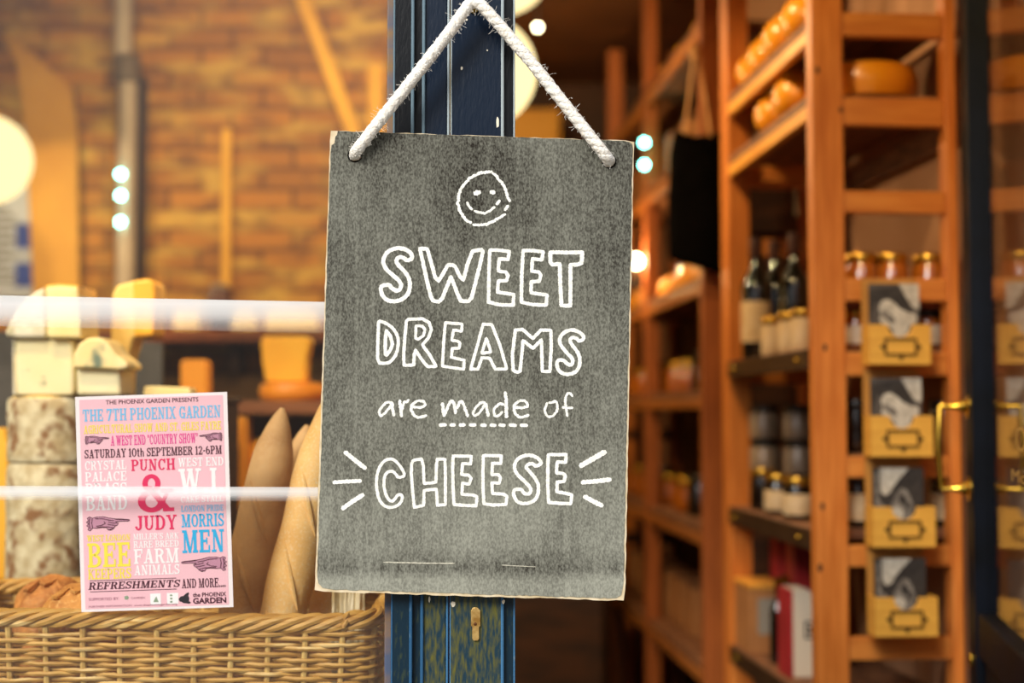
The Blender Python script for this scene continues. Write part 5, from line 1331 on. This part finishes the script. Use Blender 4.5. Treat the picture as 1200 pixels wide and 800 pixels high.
obj('hanging_loop', G().tube([ap + Vector((0, 0, 0.03)), ap + Vector((0.02, 0.02, 0.05)), ap + Vector((0.03, 0.0555, 0.06))], 0.004, 8), M_tan, t, smooth=True)
# goods on the second rack, one builder, copied along the shelves
jp = jar('amber_jar', 'x', (0, 0, -5), 0.04, 0.11, M_amber, M_lid)
wp = thing('small_cheese', 'x', 'cheese', (0, 0, -5), ANG); obj('wax', G().lathe([(0.03, 0), (0.05, 0.015), (0.055, 0.045), (0.05, 0.075), (0.03, 0.09)], 24), M_orw, wp, smooth=True)
kp = thing('kraft_box', 'x', 'box', (0, 0, -5), ANG); obj('carton', G().box(-0.05, 0.05, -0.06, 0.06, 0, 0.16), M_kraft, kp, bevel=0.003); obj('carton_lid', G().box(-0.052, 0.052, -0.062, 0.062, 0.16, 0.17), M_plank, kp)
dpj = jar('dark_pot', 'x', (0, 0, -5), 0.045, 0.13, M_blackjar, M_lidd)
levels = {0: 'top', 1: 'second', 2: 'third', 3: 'fourth', 4: 'fifth', 5: 'lowest'}
plan = {0: (wp, 7), 1: (kp, 8), 2: (wp, 9), 3: (jp, 10), 4: (jp, 10), 5: (kp, 8)}
first = set(); rr = random.Random(21)
glab = {'small_cheese': ('orange waxed cheeses on the second rack', 'small orange waxed cheese on the %s shelf of the second rack, %s'),
        'kraft_box': ('brown cartons on the second rack', 'brown lidded carton on the %s shelf of the second rack, %s'),
        'amber_jar': ('amber jars on the second rack', 'amber preserve jar on the %s shelf of the second rack, %s'),
        'dark_pot': ('dark pots on the second rack', 'dark lidded pot on the %s shelf of the second rack, %s')}
ordn = ['nearest the doorway', 'second from the doorway', 'third from the doorway', 'fourth from the doorway', 'fifth from the doorway', 'sixth from the doorway', 'seventh from the doorway', 'eighth from the doorway', 'ninth from the doorway', 'tenth from the doorway']
for lev, (proto, cnt) in plan.items():
    for i in range(cnt):
        pr = proto
        if lev in (3, 4) and i % 4 == 2: pr = dpj
        ly = LY2 + 0.12 + (1.95 - 0.28) * i / (cnt - 1)
        p = rk(0.095 + rr.uniform(-0.005, 0.02) + (0.02 if pr is kp else 0), ly, S2[lev] + UP)
        nm = pr.name.split('.')[0]; grp, lab = glab[nm]
        lb = lab % (levels[lev], ordn[i])
        if pr in first: dup(pr, p, ANG, lb, grp)
        else: first.add(pr); pr.location = p; pr.rotation_euler = (0, 0, ANG); pr['label'] = lb; pr['group'] = grp
# small glowing lamps on the racks' uprights
gl = 'green-blue indicator lamps'
for px, py, Y, lb in ((755, 167, 4.92, 'green-blue indicator lamp right of the chalkboard corner, upper of two'), (755, 193, 4.92, 'green-blue indicator lamp right of the chalkboard corner, lower of two'),
                      (141, 204, 5.04, 'green-blue indicator lamp on the downpipe, topmost of three'), (141, 229, 5.04, 'green-blue indicator lamp on the downpipe, middle of three'), (141, 260, 5.04, 'green-blue indicator lamp on the downpipe, lowest of three')):
    if px > 600:
        w_ = rk(-0.012, lyof(px, -0.012)); c = P(px, py, w_.y)
    else: c = P(px, py, 5.078)
    t = thing('indicator_lamp', lb, 'lamp', c, 0, gl)
    obj('lens', G().ball((0, 0, 0), 0.0125, 16), M_led, t, smooth=True)
    obj('lamp_holder', G().lathe([(0.008, 0), (0.011, 0.006)], 12, Matrix.Rotation(R(-90), 4, 'X') @ Matrix.Translation((0, 0, 0.006))), M_cord, t)
w_ = rk(-0.02, lyof(745, -0.02)); c = P(745, 306, w_.y)
t = bulb(745, 306, w_.y, 0.024, M_bulb, 'shelf_lamp', 'small warm glowing lamp beside the middle of the chalkboard', 'lamp', None, None)
e_ = rk(-0.012, lyof(745, -0.02), 1.715) - c; obj('stem', G().tube([(0, 0, -0.02), (e_.x * 0.3, 0, e_.z * 0.6), e_], 0.005, 8), M_cord, t)
L = bpy.data.lights.new('shelf_lamp_light', 'POINT'); L.energy = 8; L.color = (1, 0.62, 0.25); L.shadow_soft_size = 0.01
lo = bpy.data.objects.new('shelf_lamp_light', L); COL.objects.link(lo); lo.parent = t; lo.location = (-0.06, -0.05, 0)
# back of the shop
cb = thing('ochre_cupboard', 'tall ochre yellow cupboard at the back of the shop behind the globe lamp', 'cupboard', (0.0, 6.6, 0))
M_cup = mat('ochre_cupboard_paint', '#d79a2c', '#c78a22', scale=3, rough=0.6)
obj('cupboard_body', G().box(-0.34, xx(656, 6.6), -0.12, 0.24, 0, 2.75), M_cup, cb, bevel=0.004)
obj('cupboard_door', G().box(-0.32, xx(652, 6.6) , -0.14, -0.121, 0.1, 2.72), M_cup, cb, bevel=0.004)
obj('handle', G().tube([(0.16, -0.145, 1.1), (0.16, -0.17, 1.12), (0.16, -0.17, 1.22), (0.16, -0.145, 1.24)], 0.006, 8), M_brass, cb, True)
bc_ = thing('serving_counter', 'dark wooden serving counter across the back of the shop', 'counter', (0.05, 5.4, 0))
obj('counter_body', G().box(-0.3, 0.28, -0.2, 0.3, 0, 0.96), M_darkwood, bc_, bevel=0.004); obj('counter_top', G().box(-0.32, 0.30, -0.22, 0.32, 0.96, 1.0), M_counter, bc_, bevel=0.004)
pb_ = thing('wooden_post', 'reddish brown wooden post at the back right of the shop', 'post', (xx(733, 6.5), 6.5, 0)); obj('post_shaft', G().box(-0.045, 0.045, -0.045, 0.045, 0, 2.45), M_pine_v, pb_, bevel=0.004); obj('post_foot', G().box(-0.06, 0.06, -0.06, 0.06, 0, 0.1), M_darkwood, pb_, bevel=0.004)
